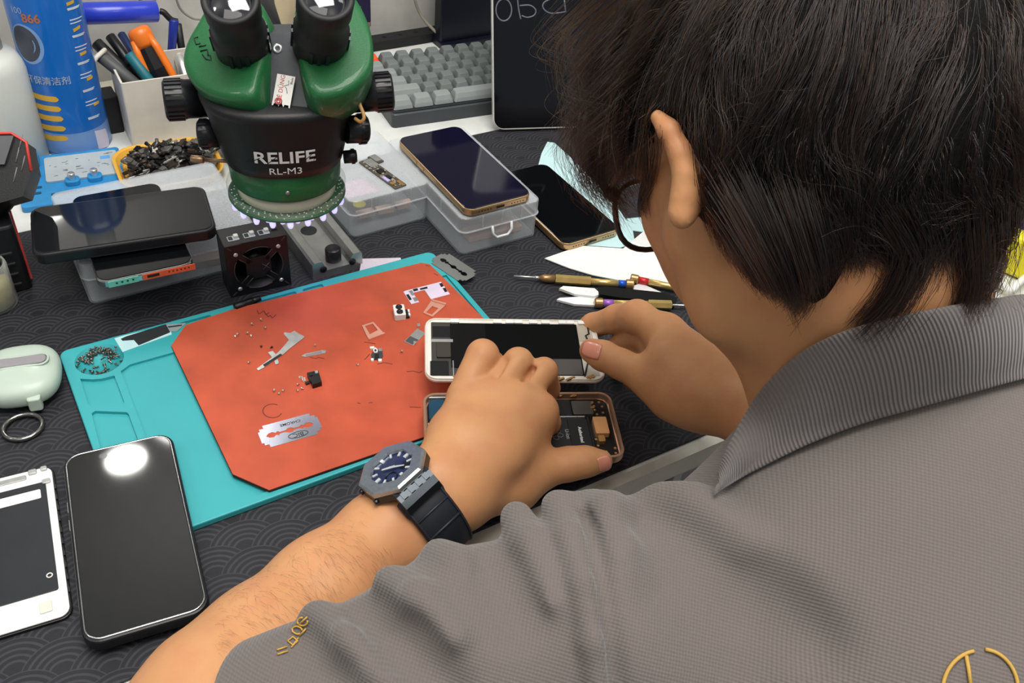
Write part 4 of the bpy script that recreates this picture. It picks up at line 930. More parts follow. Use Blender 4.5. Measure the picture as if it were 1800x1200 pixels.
# clear organiser boxes
M_box = clearmat('clear_plastic', '#e4eaee', .12, .2, .42); M_boxl = clearmat('clear_lid', '#e8edf0', .13, .18, .4); M_bits = mat('pale_bits', '#d9b9a6', .6, var=.2)
def clear_box(label, c, w, d, h, yw=0, handle=False, ribs=3):
    t = thing('plastic_box', label, 'storage box', (c[0], c[1], MZ), yw)
    def shell(w_, d_, z0, z1, th, r, up, nm, m):
        mb = MB(); o = [[(x, y, z) for x, y in rrect(w_-2*i, d_-2*i, max(r-i, .5), 6)] for i, z in ((1.2, z0), (.3, z0+.6), (0, z0+1.6), (0, z1), (th, z1), (th, z0+th))]
        if not up: o = [[(x, y, z0+z1-z) for x, y, z in q][::-1] for q in o]
        mb.rings(o); mb.build(nm, m, t)
    hb = h*.62
    shell(w, d, 0, hb, 1.6, 7, True, 'tray', M_box); shell(w+1.6, d+1.6, hb+.2, h, 1.4, 7.5, False, 'lid', M_boxl)
    rb = MB().tube([(x, y, hb+.6) for x, y in rrect(w+2.4, d+2.4, 8, 6)], .7, 6, closed=True)
    for k in range(ribs): rb.box((-w/2+w*(k+1)/(ribs+1), -d/2-1.1, hb+(h-hb)/2), (1, .8, h-hb-2)); rb.box((w/2+1.1, -d/2+d*(k+1)/(ribs+1), hb+(h-hb)/2), (.8, 1, h-hb-2)); rb.box((-w/2-1.1, -d/2+d*(k+1)/(ribs+1), hb+(h-hb)/2), (.8, 1, h-hb-2))
    rb.build('rib', M_boxl, t)
    if handle:
        hm = MB().tube([(-10, -d/2-1, hb+1), (-10, -d/2-3, hb-6), (-6, -d/2-3.4, hb-11), (6, -d/2-3.4, hb-11), (10, -d/2-3, hb-6), (10, -d/2-1, hb+1)], 1.3, 8); hm.build('handle', mat('milky', '#d5d9da', .35), t)
    return t
bM = clear_box('clear lidded box behind the rail with a circuit board on its lid', (314, 727), 80, 112, 40, math.radians(2))
bR = clear_box('clear lidded box with a pull tab under the gold-edged phone', (395, 682), 82, 154, 40, 0, handle=True)
bL = clear_box('wide clear box under the stacked phones behind the teal mat', (118, 728), 140, 116, 40, 0, ribs=4)
def bits(label, c, n, sx, sy, m, size, z=4):
    t = thing('spare_part', label, 'spare part', (c[0], c[1], MZ+z)); mb = MB()
    for k in range(n): mb.rbox(((k-(n-1)/2)*size[0]*1.15, RND.uniform(-1, 1), 0), size, r=1.5, b=.5, rz=RND.uniform(-.15, .15))
    mb.build('strip', m, t); return t
bits('row of pale strips inside the clear box behind the rail', (318, 690), 3, 0, 0, M_bits, (17, 8, 5), 8)
bits('rosy strip inside the clear box with the pull tab', (398, 625), 1, 0, 0, mat('rosy', '#d7a892', .5), (56, 18, 5), 3)
bits('brownish strip lying along the front of the wide clear box', (118, 690), 1, 0, 0, mat('brownish', '#8a7266', .5), (112, 14, 6), 3)
# yellow round label and pink note under the clear lid
lb = MB().lathe([(.1, 0), (6, 0), (6, .3), (.1, .3)], n=24, cap0=False, cap1=False); tag(lb.build('yellow_sticker', mat('sticker_yellow', '#b9b02c', .5), org=(291, 686, MZ+25.2)), 'round yellow-green sticker inside the clear box behind the rail', 'sticker')
lb = MB().rbox((0, 0, 0), (34, 26, .4), r=2, b=.1); tag(lb.build('pink_note', mat('note_pink', '#c79cb4', .6), org=(302, 712, MZ+25.2)), 'pale pink paper slip inside the clear box behind the rail', 'paper')
# circuit board on the lid
M_pcb = mat('pcb', '#4c463c', .45, var=.25, vscale=300); M_tin = mat('tin_can', '#a9aaa6', .3, .7, var=.15, vscale=150); M_goldp = mat('gold_pads', '#c39a63', .35, .8)
q0, q1 = P(640, 278, MZ+43), P(705, 325, MZ+43); dv = q1-q0; L_ = np.linalg.norm(dv); yw = math.atan2(dv[1], dv[0])
pb = thing('logic_board', 'bare phone circuit board lying on the clear box lid beside the microscope', 'circuit board', ((q0+q1)/2*np.array((1, 1, 0))+np.array((0, 0, MZ+40.1))), yw)
MB().rbox((0, 0, 0), (L_, 13, 1.2), r=1, b=.2).rbox((-L_*.42, 10, 0), (15, 9, 1.2), r=1, b=.2).build('board', M_pcb, pb)
cm_ = MB()
for k in range(46): cm_.box((RND.uniform(-L_*.46, L_*.46), RND.uniform(-5.6, 5.6), 1.6), (RND.uniform(.8, 2.4), RND.uniform(.7, 1.8), RND.uniform(.5, 1.1)))
cm_.build('components', mat('component_grey', '#b7b3a8', .4, .4, var=.4, vscale=500), pb)
MB().rbox((-L_*.33, 1, 1.2), (14, 9, 1.4), r=.5, b=.2).rbox((-L_*.42, 10, 1.2), (12, 7, 1.4), r=.5, b=.2).build('shield_can', M_tin, pb)
MB().box((-L_*.04, 0, 1.9), (7, 6, 1.2)).box((L_*.17, -.5, 1.9), (6, 4, 1.2)).build('chip', M_black, pb); MB().box((L_*.2, -4, 1.7), (9, 3.6, 1)).build('lilac_chip', mat('chip_lilac', '#b4a9dc', .4), pb); MB().rbox((L_*.36, -3.5, 1.2), (4.5, 4, 1.2), r=.5, b=.2).rbox((L_*.42, 3, 1.2), (9, 3, 1), r=.5, b=.2).build('gold_contact', M_goldp, pb)
phone('large dark phone with gold edges lying on the clear box with the pull tab', [(705, 242), (808, 217), (930, 345), (818, 370)], MZ+41.2, 7.6, M_goldf, mat('phone_glass_blue', '#0d0b22', .06, spec=.6, var=.02), size=(69, 141))
phone('dark phone with gold edges lying flat on the desk mat right of the boxes', [(903, 302), (957, 291), (1070, 402), (974, 433)], MZ+1.2, 8, M_goldf, M_glass, size=(66, 134))
# stack on the wide clear box
phone('phone with a striped orange and mint bottom edge in the middle of the stack', [(120, 345), (275, 318), (343, 462), (178, 498)], MZ+40.6, 8, M_chrome, M_glass, size=(72, 128))
lowp = [o for o in C.objects if o.get('label', '').startswith('phone with a striped')][0]
st_ = MB().box((-18, -64.2, 4), (22, .6, 5.2)); st_.build('mint_strip', mat('mint_strip', '#6fc2ae', .4, .2), lowp)
st_ = MB().box((16, -64.2, 4), (40, .6, 5.2)); st_.build('orange_strip', mat('orange_strip', '#d2603d', .4, .2), lowp)
sp_ = MB()
for k in range(4): sp_.box((-23+k*4, -64.6, 4.4), (1.4, .4, 1.2))
for k in range(6): sp_.box((16+k*3, -64.6, 4.4), (1, .4, 1))
sp_.box((4, -64.6, 4.2), (9, .5, 2.2)); sp_.build('speaker_hole', M_black, lowp)
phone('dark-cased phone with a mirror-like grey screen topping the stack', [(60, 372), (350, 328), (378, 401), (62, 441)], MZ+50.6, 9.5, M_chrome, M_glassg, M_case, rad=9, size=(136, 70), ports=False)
# sheets
def sheet(name, label, px, z, m, th=.3, lift=None):
    c = np.mean([P(x, y, z)[:2] for x, y in px], axis=0); q = PXL(px, z, c); q = q if sum(q[i][0]*q[(i+1) % len(q)][1]-q[(i+1) % len(q)][0]*q[i][1] for i in range(len(q))) > 0 else q[::-1]
    cv = [np.array((x, y, 0)) for x, y in q]; cur = [tuple(p[:2]) for p in catm(cv, 3, True)] if lift else q
    return tag(MB().prism(cur, 0, th).build(name, m, org=(c[0], c[1], z)), label, 'paper' if 'paper' in name else 'cloth')
sheet('blue_wipe', 'pale blue wipe lying under the flat dark phone beside the fringe', [(962, 250), (975, 252), (1000, 275), (1075, 350), (1112, 405), (1116, 428), (1090, 436), (1030, 432), (990, 360), (945, 295), (952, 270)], MZ+.1, mat('wipe_blue', '#b9d9dc', .8, var=.05), .7)
sheet('blue_wipe', 'small pale blue corner of wipe seen through the eyeglasses', [(1100, 385), (1150, 380), (1160, 400), (1128, 408), (1108, 405)], MZ+.1, mat('wipe_blue', '#b9d9dc', .8), .6)
sheet('white_paper', 'folded white paper bag behind the gold screwdriver', [(957, 455), (1012, 436), (1022, 433), (1095, 438), (1140, 400), (1200, 430), (1180, 500), (1095, 495), (1040, 484), (1000, 472)], MZ+.9, mat('paper_white', '#e3e4e1', .75, var=.04, bump=.3, bscale=60), .9)
sheet('white_paper', 'small crumpled paper strip by the red-ringed screwdriver', [(1108, 505), (1126, 498), (1162, 514), (1144, 518), (1122, 514)], MZ+2.2, mat('paper_grey', '#d4d2d2', .75), .5)
# ================================================================ screwdrivers, tweezers
M_brass = mat('brass', '#dcc07a', .3, .7, var=.15, vscale=80); M_brassd = mat('brass_dark', '#a5855a', .36, .7); M_ringb = mat('ring_blue', '#2459c4', .35, .3); M_ringr = mat('ring_red', '#c22f33', .35, .3); M_ringp = mat('ring_purple', '#a566c9', .35, .3)
def line(a, b, z): a, b = P(*a, z), P(*b, z); return lambda t: tuple(a+(b-a)*t)
sd = thing('precision_screwdriver', 'brass screwdriver with a blue ring lying on the desk mat', 'screwdriver', (0, 0, 0))
z = MZ+4.6; f = line((903, 485), (1114, 500), z)
MB().cyl(f(0), f(.21), .9, 1.1, n=12).cyl(f(.17), f(.215), 1.6, 1.6, n=12).build('tip', M_silver, sd)
MB().lathe([(1.8, 0), (3.4, 4), (3.6, 5), (3.6, 14), (3.2, 14)], f(.21), np.array(f(.35))-np.array(f(.21)), 20).build('collar', M_brassd, sd)
MB().cyl(f(.345), f(.64), 4.3, 4.3, n=6, smooth=False, b=.4).cyl(f(.63), f(.87), 3.1, 3.1, n=16).build('handle', M_brass, sd)
MB().cyl(f(.87), f(.93), 3.3, 3.3).build('blue_ring', M_ringb, sd); MB().cyl(f(.93), f(1.0), 4.4, 4.4, n=14, smooth=False, b=.8).build('cap', M_brassd, sd)
def short_driver(label, a, b, z, ringm, rn):
    t = thing('precision_screwdriver', label, 'screwdriver', (0, 0, 0)); f = line(a, b, z)
    MB().cyl(f(0), f(.11), 4.4, 4.4, n=14, smooth=False, b=.8).build('cap', M_brassd, t); MB().cyl(f(.11), f(.24), 3.3, 3.3).build(rn, ringm, t); MB().cyl(f(.24), f(.7), 3.1, 3.1, n=16).cyl(f(.7), f(1), 4.2, 4.2, n=6, smooth=False, b=.4).build('handle', M_brass, t); MB().cyl(f(1), tuple(np.array(f(1))+(np.array(f(1))-np.array(f(0)))*.3), 1.1, .9, n=10).build('tip', M_silver, t)
short_driver('brass screwdriver with a red ring lying by the white paper bag', (1108, 489), (1240, 516), MZ+4.8, M_ringr, 'red_ring')
short_driver('brass screwdriver with a purple ring behind the lifted display', (1045, 532), (1180, 536), MZ+4.6, M_ringp, 'purple_ring')
tz = thing('ceramic_tweezers', 'white-tipped tweezers with black handles next to the brass screwdrivers', 'tweezers', (0, 0, 0))
flatp = lambda px, z0, z1: MB().prism((lambda q: q if sum(q[i][0]*q[(i+1) % len(q)][1]-q[(i+1) % len(q)][0]*q[i][1] for i in range(len(q))) > 0 else q[::-1])(PXL(px, MZ+4)), z0, z1)
flatp([(983, 508), (990, 504), (1045, 508), (1056, 518), (1044, 522), (1010, 518)], MZ+2.6, MZ+5).build('white_tip', mat('ceramic', '#e9eae9', .3), tz)
flatp([(979, 524), (984, 521), (1035, 518), (1054, 522), (1048, 534), (1010, 532)], MZ+.5, MZ+2.6).build('white_tip', mat('ceramic', '#e9eae9', .3), tz)
flatp([(1051, 508), (1060, 506), (1166, 517), (1190, 526), (1185, 536), (1090, 526), (1052, 520)], MZ+2.5, MZ+6).build('handle', M_black, tz); flatp([(1052, 520), (1090, 522), (1188, 530), (1185, 538), (1080, 528)], MZ+.3, MZ+2.6).build('handle', M_black, tz)
# ================================================================ left foreground: earbud case, ring, screen part
M_mint = mat('mint_case', '#b9c9bb', .42, var=.03, coat=.15); M_band = mat('grey_band', '#8f8c90', .5)
ec = thing('earbud_case', 'pale mint earbud case with grey hinge band at the left edge', 'earbud case', (*P(40, 668, 10)[:2], MZ), math.radians(-13))
def supe(w, d, h, e=2.7, n=20):
    mb = MB(); rg = []
    for i in range(1, n):
        v = -math.pi/2+math.pi*i/n; cv, sv = math.cos(v)**(2/e), math.copysign(abs(math.sin(v))**(2/e), math.sin(v)); rg.append([(w/2*cv*math.copysign(abs(math.cos(u))**(2/e), math.cos(u)), d/2*cv*math.copysign(abs(math.sin(u))**(2/e), math.sin(u)), h/2+h/2*sv) for u in np.linspace(0, 2*math.pi, 49)[:-1]])
    return mb.rings(rg, smooth=True)
supe(54, 57, 24).build('shell', M_mint, ec)
MB().tube([(x, -2, z) for x, z in ((-27.2, 12), (-26.5, 17), (-24, 21.4), (-18, 23.6), (0, 24.05), (12, 24.0))], .28, 6).build('seam', mat('seam_dark', '#6d786f', .7), ec)
bd = MB().rbox((2, 2, 23.0), (34, 9, 1.6), r=4, b=.5); bd.build('hinge_band', M_band, ec)
MB().tube([(x+2, y+2, 23.6) for x, y in rrect(37, 12, 5.5, 5)], .8, 6, closed=True).build('band_rim', M_mint, ec)
MB().rbox((10, -28, 4), (9, 7, 11), r=2, b=1).build('loop_clip', M_mint, ec)
kr = P(41, 752, 4); ring = MB(); rr_ = 12.5
ring.tube([(rr_*math.cos(k), rr_*.93*math.sin(k), 2.2+math.sin(k)*.6) for k in np.linspace(0, 2*math.pi, 45)[:-1]], [1.7+.12*(i % 4 == 0) for i in range(44)], 8, closed=True)
tag(ring.build('key_ring', mat('ring_metal', '#8e8d8a', .18, .95), org=(kr[0], kr[1], MZ+.6)), 'round metal ring lying below the mint earbud case', 'ring')
TR, BR = P(90, 814, MZ+5), P(121, 1048, MZ+5); v = BR-TR; L_ = 124.0; yw = math.atan2(v[1], v[0])+math.pi/2; wv = 64.0
cx_ = TR+v/np.linalg.norm(v)*L_/2+np.array((-math.cos(yw), -math.sin(yw), 0))*wv/2
ds = thing('display_assembly', 'loose phone display lying face down with white frame at the left edge', 'phone display', (cx_[0], cx_[1], MZ), yw)
MB().rbox((0, 0, 0), (wv+1.6, L_+1.6, 2.4), r=7, b=.5).build('glass', M_black, ds); MB().rbox((0, 0, 2.4), (wv-1, L_-1, 1), r=6, b=.3).build('frame', M_whitep, ds)
MB().rbox((-1.5, 3, 3.4), (wv-7, L_-34, .7), r=1.5, b=.2).build('back_plate', mat('plate_black', '#2b2d31', .42, .3), ds); MB().rbox((-3, L_/2-24, 4.1), (wv-11, 8, .3), r=1, b=.1).build('white_label', M_whitep, ds)
dd = MB().rbox((-4, L_/2-6, 3.4), (40, 4, .8), r=1, b=.2).rbox((20, L_/2-3, 3.4), (5, 4, 1.6), r=1, b=.3).rbox((27, L_/2-2.4, 3.4), (4, 3.4, 1.8), r=1, b=.3).rbox((wv/2-4.5, L_/2-14, 4.0), (5, 4, .5), r=1, b=.2); dd.build('metal_clip', M_steelp, ds)
MB().rbox((wv/2-13, -L_/2+10, 3.4), (7, 8, .9), r=1, b=.3).build('home_contact', mat('contact_cream', '#d8d4c8', .4), ds)
MB().tube([(wv/2-9+1.6*math.cos(k), -L_/2+32+1.6*math.sin(k), 4.2) for k in np.linspace(0, 6.28, 14)[:-1]], .4, 6, closed=True).build('ring_mark', M_whitep, ds)
for k in range(10): MB().box((wv/2+.3, L_/2-20-k*9.5, 2.6), (1.2, 4, 1.6)).build('edge_clip', M_dark, ds)
# ================================================================ microscope
M_green = mat('scope_green', '#1b6135', .42, var=.1, vscale=900, bump=.25, bscale=1400, coat=.25); M_sblack = mat('scope_black', '#121316', .45, bump=.12, bscale=900); M_knob = mat('knob_black', '#16171b', .32); M_rubber = mat('eyecup_rubber', '#1a1b1e', .55)
M_scglass = mat('eyepiece_glass', '#0c0f1c', .03, spec=.9, coat=1); M_board = mat('led_board', '#2a5c3c', .45); M_print = mat('white_print', '#e6e8e8', .5); M_alum = mat('aluminium', '#a9a9a6', .36, .8, var=.12, vscale=60)
SX = D(505, 330, 665); SX = np.array((SX[0], SX[1], SX[2]))
sa = math.atan2(SX[1], SX[0])-math.pi/2      # local +Y points away from the camera side
sc = thing('stereo_microscope', 'green and black stereo microscope with ring light standing behind the red pad', 'microscope', (SX[0], SX[1], 0), sa)
def SL(p): return rot(np.asarray(p, float)-np.array((SX[0], SX[1], 0)), -sa)      # desk mm -> microscope mm
z0 = SX[2]
def SD(x, y, d): return SL(D(x, y, d))
# ring light with lamps
rl = MB().lathe([(26, 0), (40, 0), (40.5, 1), (40.5, 2), (26, 2)], (0, 0, z0-3), n=56, cap0=False, cap1=False)
rl.add([], []); ring_l = rl.build('ring_light', M_board, sc)
pd = MB()
for k in range(150):
    a_ = 2*math.pi*(k*.61803 % 1); r_ = 30+9.5*((k*.7548) % 1); pd.lathe([(.1, .5), (.5, .4), (.65, 0)], (r_*math.cos(a_), r_*math.sin(a_), z0-1), n=5, cap1=False)
pd.build('solder_points', mat('solder', '#e8ebe6', .3, .5), ring_l)
M_led = mat('led_dome', '#dfe2ff', .1, emit='#a9a6ff', estr=1.1); led0 = MB().lathe([(2.1, 0), (2.1, -3.5), (1.5, -5.2), (.1, -5.8)], n=10, cap0=False); lm = None
for k in range(40):
    a_ = 2*math.pi*k/40; r_ = 38 if k % 2 == 0 else 32.5
    if lm is None: lm = led0.build('led', M_led, ring_l); o = lm
    else: o = lm.copy(); C.objects.link(o); o.parent = ring_l
    o.location = (r_*math.cos(a_)*.001, r_*math.sin(a_)*.001, (z0-3)*.001)
wr = MB().lathe([(31, 0), (33.5, 2), (33.5, 11), (30, 11)], (0, 0, z0-1), n=48, cap0=False, cap1=False); wr.build('clamp_ring', mat('clamp_white', '#d9d5c4', .45), sc)
wr = MB().lathe([(38.2, 0), (40.2, 2), (41, 9)], (0, 0, z0-2), n=56, cap0=False, cap1=False); wr.build("clear_shroud", clearmat('clear_shroud', '#dfe8e2', .08, .1, .3), sc)
MB().lathe([(30, -2), (36.6, 0), (37.4, 2), (38.4, 20), (37, 22), (20, 22)], (0, 0, z0+11), n=56).build('objective_ring', M_green, sc)
MB().lathe([(1, 0), (1.4, 0), (1.4, 1), (.1, 1)], (0, -38.4, z0+20), (0, -1, 0), n=10).build('set_screw', M_steel, sc)
zb = z0+31
bd_ = MB(); rg = []
for r_x, r_y, dz in ((36, 36, -1), (39.5, 39.5, 0), (41, 40.5, 6), (44.5, 43, 22), (47, 45, 34), (49.5, 46.5, 42), (50.5, 47, 46), (47, 44, 49)):
    rg.append([(r_x*abs(math.cos(u))**.8*math.copysign(1, math.cos(u)), r_y*math.sin(u)*abs(math.sin(u))**-.15 if abs(math.sin(u)) > 1e-6 else 0, zb+dz) for u in np.linspace(0, 2*math.pi, 57)[:-1]])
bd_.rings(rg, smooth=True); body = bd_.build('body', M_sblack, sc)
def on_body(x, z):                           # front wall of the flared body at local x, z
    dz = z-zb; t = [(0, 39.5, 39.5), (6, 41, 40.5), (22, 44.5, 43), (34, 47, 45), (42, 49.5, 46.5), (46, 50.5, 47)]
    for (a, rx0, ry0), (b, rx1, ry1) in zip(t, t[1:]):
        if a <= dz <= b+1e-3: f = (dz-a)/(b-a); rx, ry = rx0+(rx1-rx0)*f, ry0+(ry1-ry0)*f; break
    else: rx, ry = 40, 40
    cu = min(.999, abs(x/rx))**(1/.8); su = math.sqrt(1-cu*cu); return -ry*su**.85-.75
for txt, zc, size, bold in (('RELIFE', zb+17, 12.5, .25), ('RL-M3', zb+6.5, 7.2, 0)):
    MB().text(txt, size, lambda v: (v[0]*1.12, on_body(v[0]*1.12, zc+v[1])-v[2], zc+v[1]), bold=bold).build('lettering', M_print, body)
sl2 = MB()
for x0, z0_, x1, z1_ in ((-25, 11.5, -15.5, 17.5), (-13, 11.5, -4.5, 19), (10, 12.5, 17, 18.5), (18, 14, 25.5, 19.5)):
    q = [(x0, zb+z0_), (x1, zb+z1_)]; sl2.rings([[(x, on_body(x, z-.35)-.35, z-.35), (x, on_body(x, z+.35)-.35, z+.35)] for x, z in ((x0+(x1-x0)*k/4, zb+z0_+(z1_-z0_)*k/4) for k in range(5))], closed=False, cap0=False, cap1=False)
sl2.build('letter_slit', M_sblack, body)
# sight housings: rounded plates facing the sitter, cut to their own thickness
def housing(px, dep, nrm, th, name):
    p0 = D(*px[0], dep); n = np.array(nrm, float); n /= np.linalg.norm(n); c_ = catm([np.array((x, y)) for x, y in px], 4, True)
    pts = []
    pc = D(np.mean([x for x, y in px]), np.mean([y for x, y in px]), dep)
    for x, y in c_:
        d = ray(x, y); t = ((pc-CO) @ n)/(d @ n); pts.append(CO+d*t)
    cen = np.mean(pts, axis=0); rg = []
    for s_, off in ((.80, 2.6), (.9, 2.2), (.965, .9), (1, -2), (1.0, -th*.5), (.9, -th*.9), (.8, -th)):
        rg.append([tuple(SL(cen+(p-cen)*s_+n*off)) for p in pts])
    mb = MB().rings(rg, smooth=True); return mb.build(name, M_green, sc)
tow = -CW*.75+CU*.35
Lpx = [(350, 38), (328, 78), (322, 115), (340, 148), (372, 168), (415, 176), (447, 168), (460, 130), (474, 60), (462, 10), (420, -25), (380, -10)]
Rpx = [(622, -8), (648, 40), (657, 90), (650, 128), (622, 156), (585, 170), (552, 168), (534, 140), (520, 70), (520, 10), (545, -30), (590, -30)]
housing(Lpx, 592, tow*.85-CR*.12, 34, 'sight_housing'); housing(Rpx, 592, tow*.85+CR*.12, 34, 'sight_housing')
# bridge between the two sights
br = MB(); q = [SD(x, y, d) for x, y, d in ((456, 60, 592), (536, 58, 592), (540, 190, 590), (452, 192, 590))]
br.rings([[tuple(p+np.array((0, 34, -8))) for p in q], [tuple(p) for p in q]]); br.build('bridge_plate', mat('bridge_grey', '#3a3d41', .5, bump=.1), sc)
n_b = np.cross(q[1]-q[0], q[3]-q[0]); n_b /= np.linalg.norm(n_b); n_b *= -np.sign(n_b[1])
pS = SD(488, 86, 592); MB().lathe([(1, 0), (3.1, 0), (3.1, 1.2), (1.5, 1.4), (1.3, .3), (.1, .3)], tuple(pS-n_b*.2), tuple(n_b), 18).build('hex_screw', M_silver, sc)
# eyepieces
for (cx, cy, rr0), (bx, by, rb) in (((404, -2, 49), (428, 88, 46)), ((573, -8, 49), (561, 84, 46))):
    a_, b_ = SD(cx, cy, 540), SD(bx, by, 592); ax = a_-b_; Lx = np.linalg.norm(ax); k = 540/FPX
    ep = MB().lathe([(14.8, -6), (15.2, 0), (16.6, 1), (17, 12), (17, 22), (15.8, 23), (15.2, Lx*.62), (16.4, Lx*.75), (16.6, Lx-1), (16.0, Lx), (13.2, Lx+.4), (12.2, Lx-2.2), (12, Lx-4)], tuple(b_), tuple(ax), 44, cap1=False).build('eyepiece', M_rubber, sc)
    MB().lathe([(.1, 2.2), (4, 2.0), (8, 1.2), (12.2, -.6)], tuple(b_+ax/Lx*(Lx-3.2)), tuple(ax), 36, cap0=False, cap1=False).build('lens', M_scglass, ep)
    u = Vector(tuple(ax)).normalized(); o1 = u.orthogonal().normalized(); o2 = u.cross(o1); rb_ = MB()
    for k in range(22):
        t = 2*math.pi*k/22; d = o1*math.cos(t)+o2*math.sin(t); c = Vector(tuple(b_))+u*11.5+d*17; tn = -o1*math.sin(t)+o2*math.cos(t)
        if k % 6 < 3: rb_.rings([[tuple(c+tn*s1*1.2+u*s2*8+d*h_) for s1, s2 in ((-1, -1), (1, -1), (1, 1), (-1, 1))] for h_ in (-.5, .9)])
    rb_.build('grip_ribs', M_knob, ep)
    # rest of the tube into the housing
def knob(pa, pb, r, name, ribs=24, cap=None):
    a_, b_ = SD(*pa), SD(*pb); L_ = np.linalg.norm(b_-a_); o = MB().lathe([(r*.86, 0), (r, 1.2), (r, L_*.45), (r*.97, L_*.48), (r*.95, L_), (r*.9, L_)], tuple(a_), tuple(b_-a_), 36).build(name, M_knob, sc)
    u = Vector(tuple(b_-a_)).normalized(); o1 = u.orthogonal().normalized(); o2 = u.cross(o1); mb = MB()
    for k in range(ribs):
        t = 2*math.pi*k/ribs; d = o1*math.cos(t)+o2*math.sin(t); tn = -o1*math.sin(t)+o2*math.cos(t); c = Vector(tuple(a_))+d*r
        mb.rings([[tuple(c+tn*s1*r*.07+u*s2+d*h_) for s1, s2 in ((-1, 1.5), (1, 1.5), (1, L_*.42), (-1, L_*.42))] for h_ in (-.4, .7)])
    mb.build('grip_ribs', M_knob, o); return o
knob((288, 176, 612), (368, 172, 620), 13, 'focus_knob'); knob((690, 160, 625), (618, 166, 620), 12.5, 'focus_knob'); knob((349, 236, 620), (392, 234, 622), 9.5, 'tension_knob', 16); knob((645, 226, 630), (608, 228, 624), 9.5, 'tension_knob', 16); knob((627, 274, 640), (604, 276, 638), 4.6, 'lock_knob', 12)
lk = MB(); a_, b_ = SD(336, 279, 640), SD(410, 284, 640); u = b_-a_; lk.cyl(tuple(a_), tuple(a_+u*.3), 2.6, n=14, b=.3).cyl(tuple(a_+u*.3), tuple(b_), 1.3, n=10); lk.build('brass_lock_screw', mat('copper_brass', '#a5876a', .35, .8), sc)
cbl = MB().tube(catm([SD(x, y, d) for x, y, d in ((628, 160, 606), (632, 182, 602), (640, 205, 602), (634, 214, 604), (624, 208, 606))], 5), 1.2, 8); cbl.build('tan_cable', mat('tan_cable', '#b98f55', .5), sc)
sl_ = MB()
for pts in ([(382, 246), (416, 258)], ):
    a_, b_ = SD(*pts[0], 605), SD(*pts[1], 600)
# mark stamped on the left housing
mk = MB(); nT = tow*.85-CR*.12; nT /= np.linalg.norm(nT); pc = D(np.mean([x for x, y in Lpx]), np.mean([y for x, y in Lpx]), 592)+nT*2.9
def HT(x, y): d = ray(x, y); return tuple(SL(CO+d*(((pc-CO) @ nT)/(d @ nT))))
for pl_ in ([(348, 65), (341, 67), (345, 78), (352, 76)], [(350, 82), (362, 79)], [(352, 90), (364, 87), (366, 98)], [(356, 96), (362, 104), (371, 106), (369, 97)]): mk.tube([HT(x, y) for x, y in pl_], .45, 6)
mk.build('stamped_mark', M_sblack, sc)
# arm, post and base rail
rlx, rly0, rly1, rw, rh = 244.5, 627.5, 890.0, 46.0, 17.0
pst = SL((rlx, 800, 0)); MB().cyl(tuple(pst+np.array((0, 0, 6))), tuple(pst+np.array((0, 0, 245))), 11, n=28, b=1).build('post', M_alum, sc)
ar_a, ar_b = pst+np.array((0, 0, 205)), np.array((0, 30, zb+30.0)); MB().cyl(tuple(ar_a), tuple(ar_b), 13, 15, n=24).lathe([(20, 0), (21, 2), (21, 36), (20, 38)], tuple(pst+np.array((0, 0, 186))), n=32).build('arm', M_sblack, sc)
prof = [(-23, 0), (23, 0), (23, 15), (21, 17), (14.5, 17), (12.2, 13), (13, 10), (11, 7), (-11, 7), (-13, 10), (-12.2, 13), (-14.5, 17), (-21, 17), (-23, 15)]
rb = MB(); rg = [[tuple(SL((rlx+x+(y-rly0)*-.02, y, z+MZ))) for x, z in prof] for y in (rly0, rly1)]
rb.rings(rg[::-1]); rail = rb.build('base_rail', M_alum, sc)
kp = SL((rlx+1, 640, MZ+7)); MB().lathe([(6.8, 0), (7, .6), (7, 11), (6.2, 12), (.1, 12)], tuple(kp), n=28).build('thumb_screw', M_knob, rail)
kp = SL((rlx-2, 690, MZ+7)); MB().lathe([(7.4, .3), (6, .3), (4, .12), (.1, .1)], tuple(kp), n=24, cap0=False, cap1=False).build('countersink', M_steeld, rail)
gr = MB()
for sg in (-1, 1): c_ = SL((rlx+sg*13.5, rly0-.3, MZ+9)); gr.lathe([(.1, 0), (3.2, 0), (3.2, .3), (.1, .3)], tuple(c_), tuple(SL((rlx, -1, 0))-SL((rlx, 0, 0))), 18)
gr.build('rail_groove', M_dark, rail)
# blade stuck on the bridge, lettered
bn = n_b; A4 = [SD(x, y, 588) for x, y in ((488, 131), (519, 137), (512, 192), (478, 187))]
c_ = np.mean(A4, axis=0)-0; v_ = A4[0]-A4[3]; v_ /= np.linalg.norm(v_); u_ = np.cross(v_, n_b); u_ = u_ if (A4[1]-A4[0]) @ u_ > 0 else -u_
RW = lambda p: rot(np.asarray(p, float), sa)
cw = RW(c_)+np.array((SX[0], SX[1], 0)); vw, uw, nw = RW(v_), RW(u_), RW(n_b)
ks = .52
M_redp = mat('red_print', '#b8323a', .5)
t, f = razor('white razor blade lettered LE DUNG stuck to the front of the microscope', cw+nw*1.2, 0, M=lambda p: tuple(vw*p[0]*ks*.98-uw*p[1]*ks+nw*p[2]), m=mat('blade_white', '#d8d6d0', .4, .2), half=True, prints=(('LÊ DŨNG', 7.4, 4, 3.2, 0, M_redp), ('Blade', 3.8, 14, -8, 0, M_bladed)))
MB().tube([f((-13+4*math.cos(k), 3.8+4*math.sin(k), .5)) for k in np.linspace(0, 6.28, 24)[:-1]], .35, 5, closed=True).tube([f((-13+2*math.cos(k), 3.8+2*math.sin(k), .5)) for k in np.linspace(0, 6.28, 18)[:-1]], .35, 5, closed=True).build('logo_ring', M_redp, t)
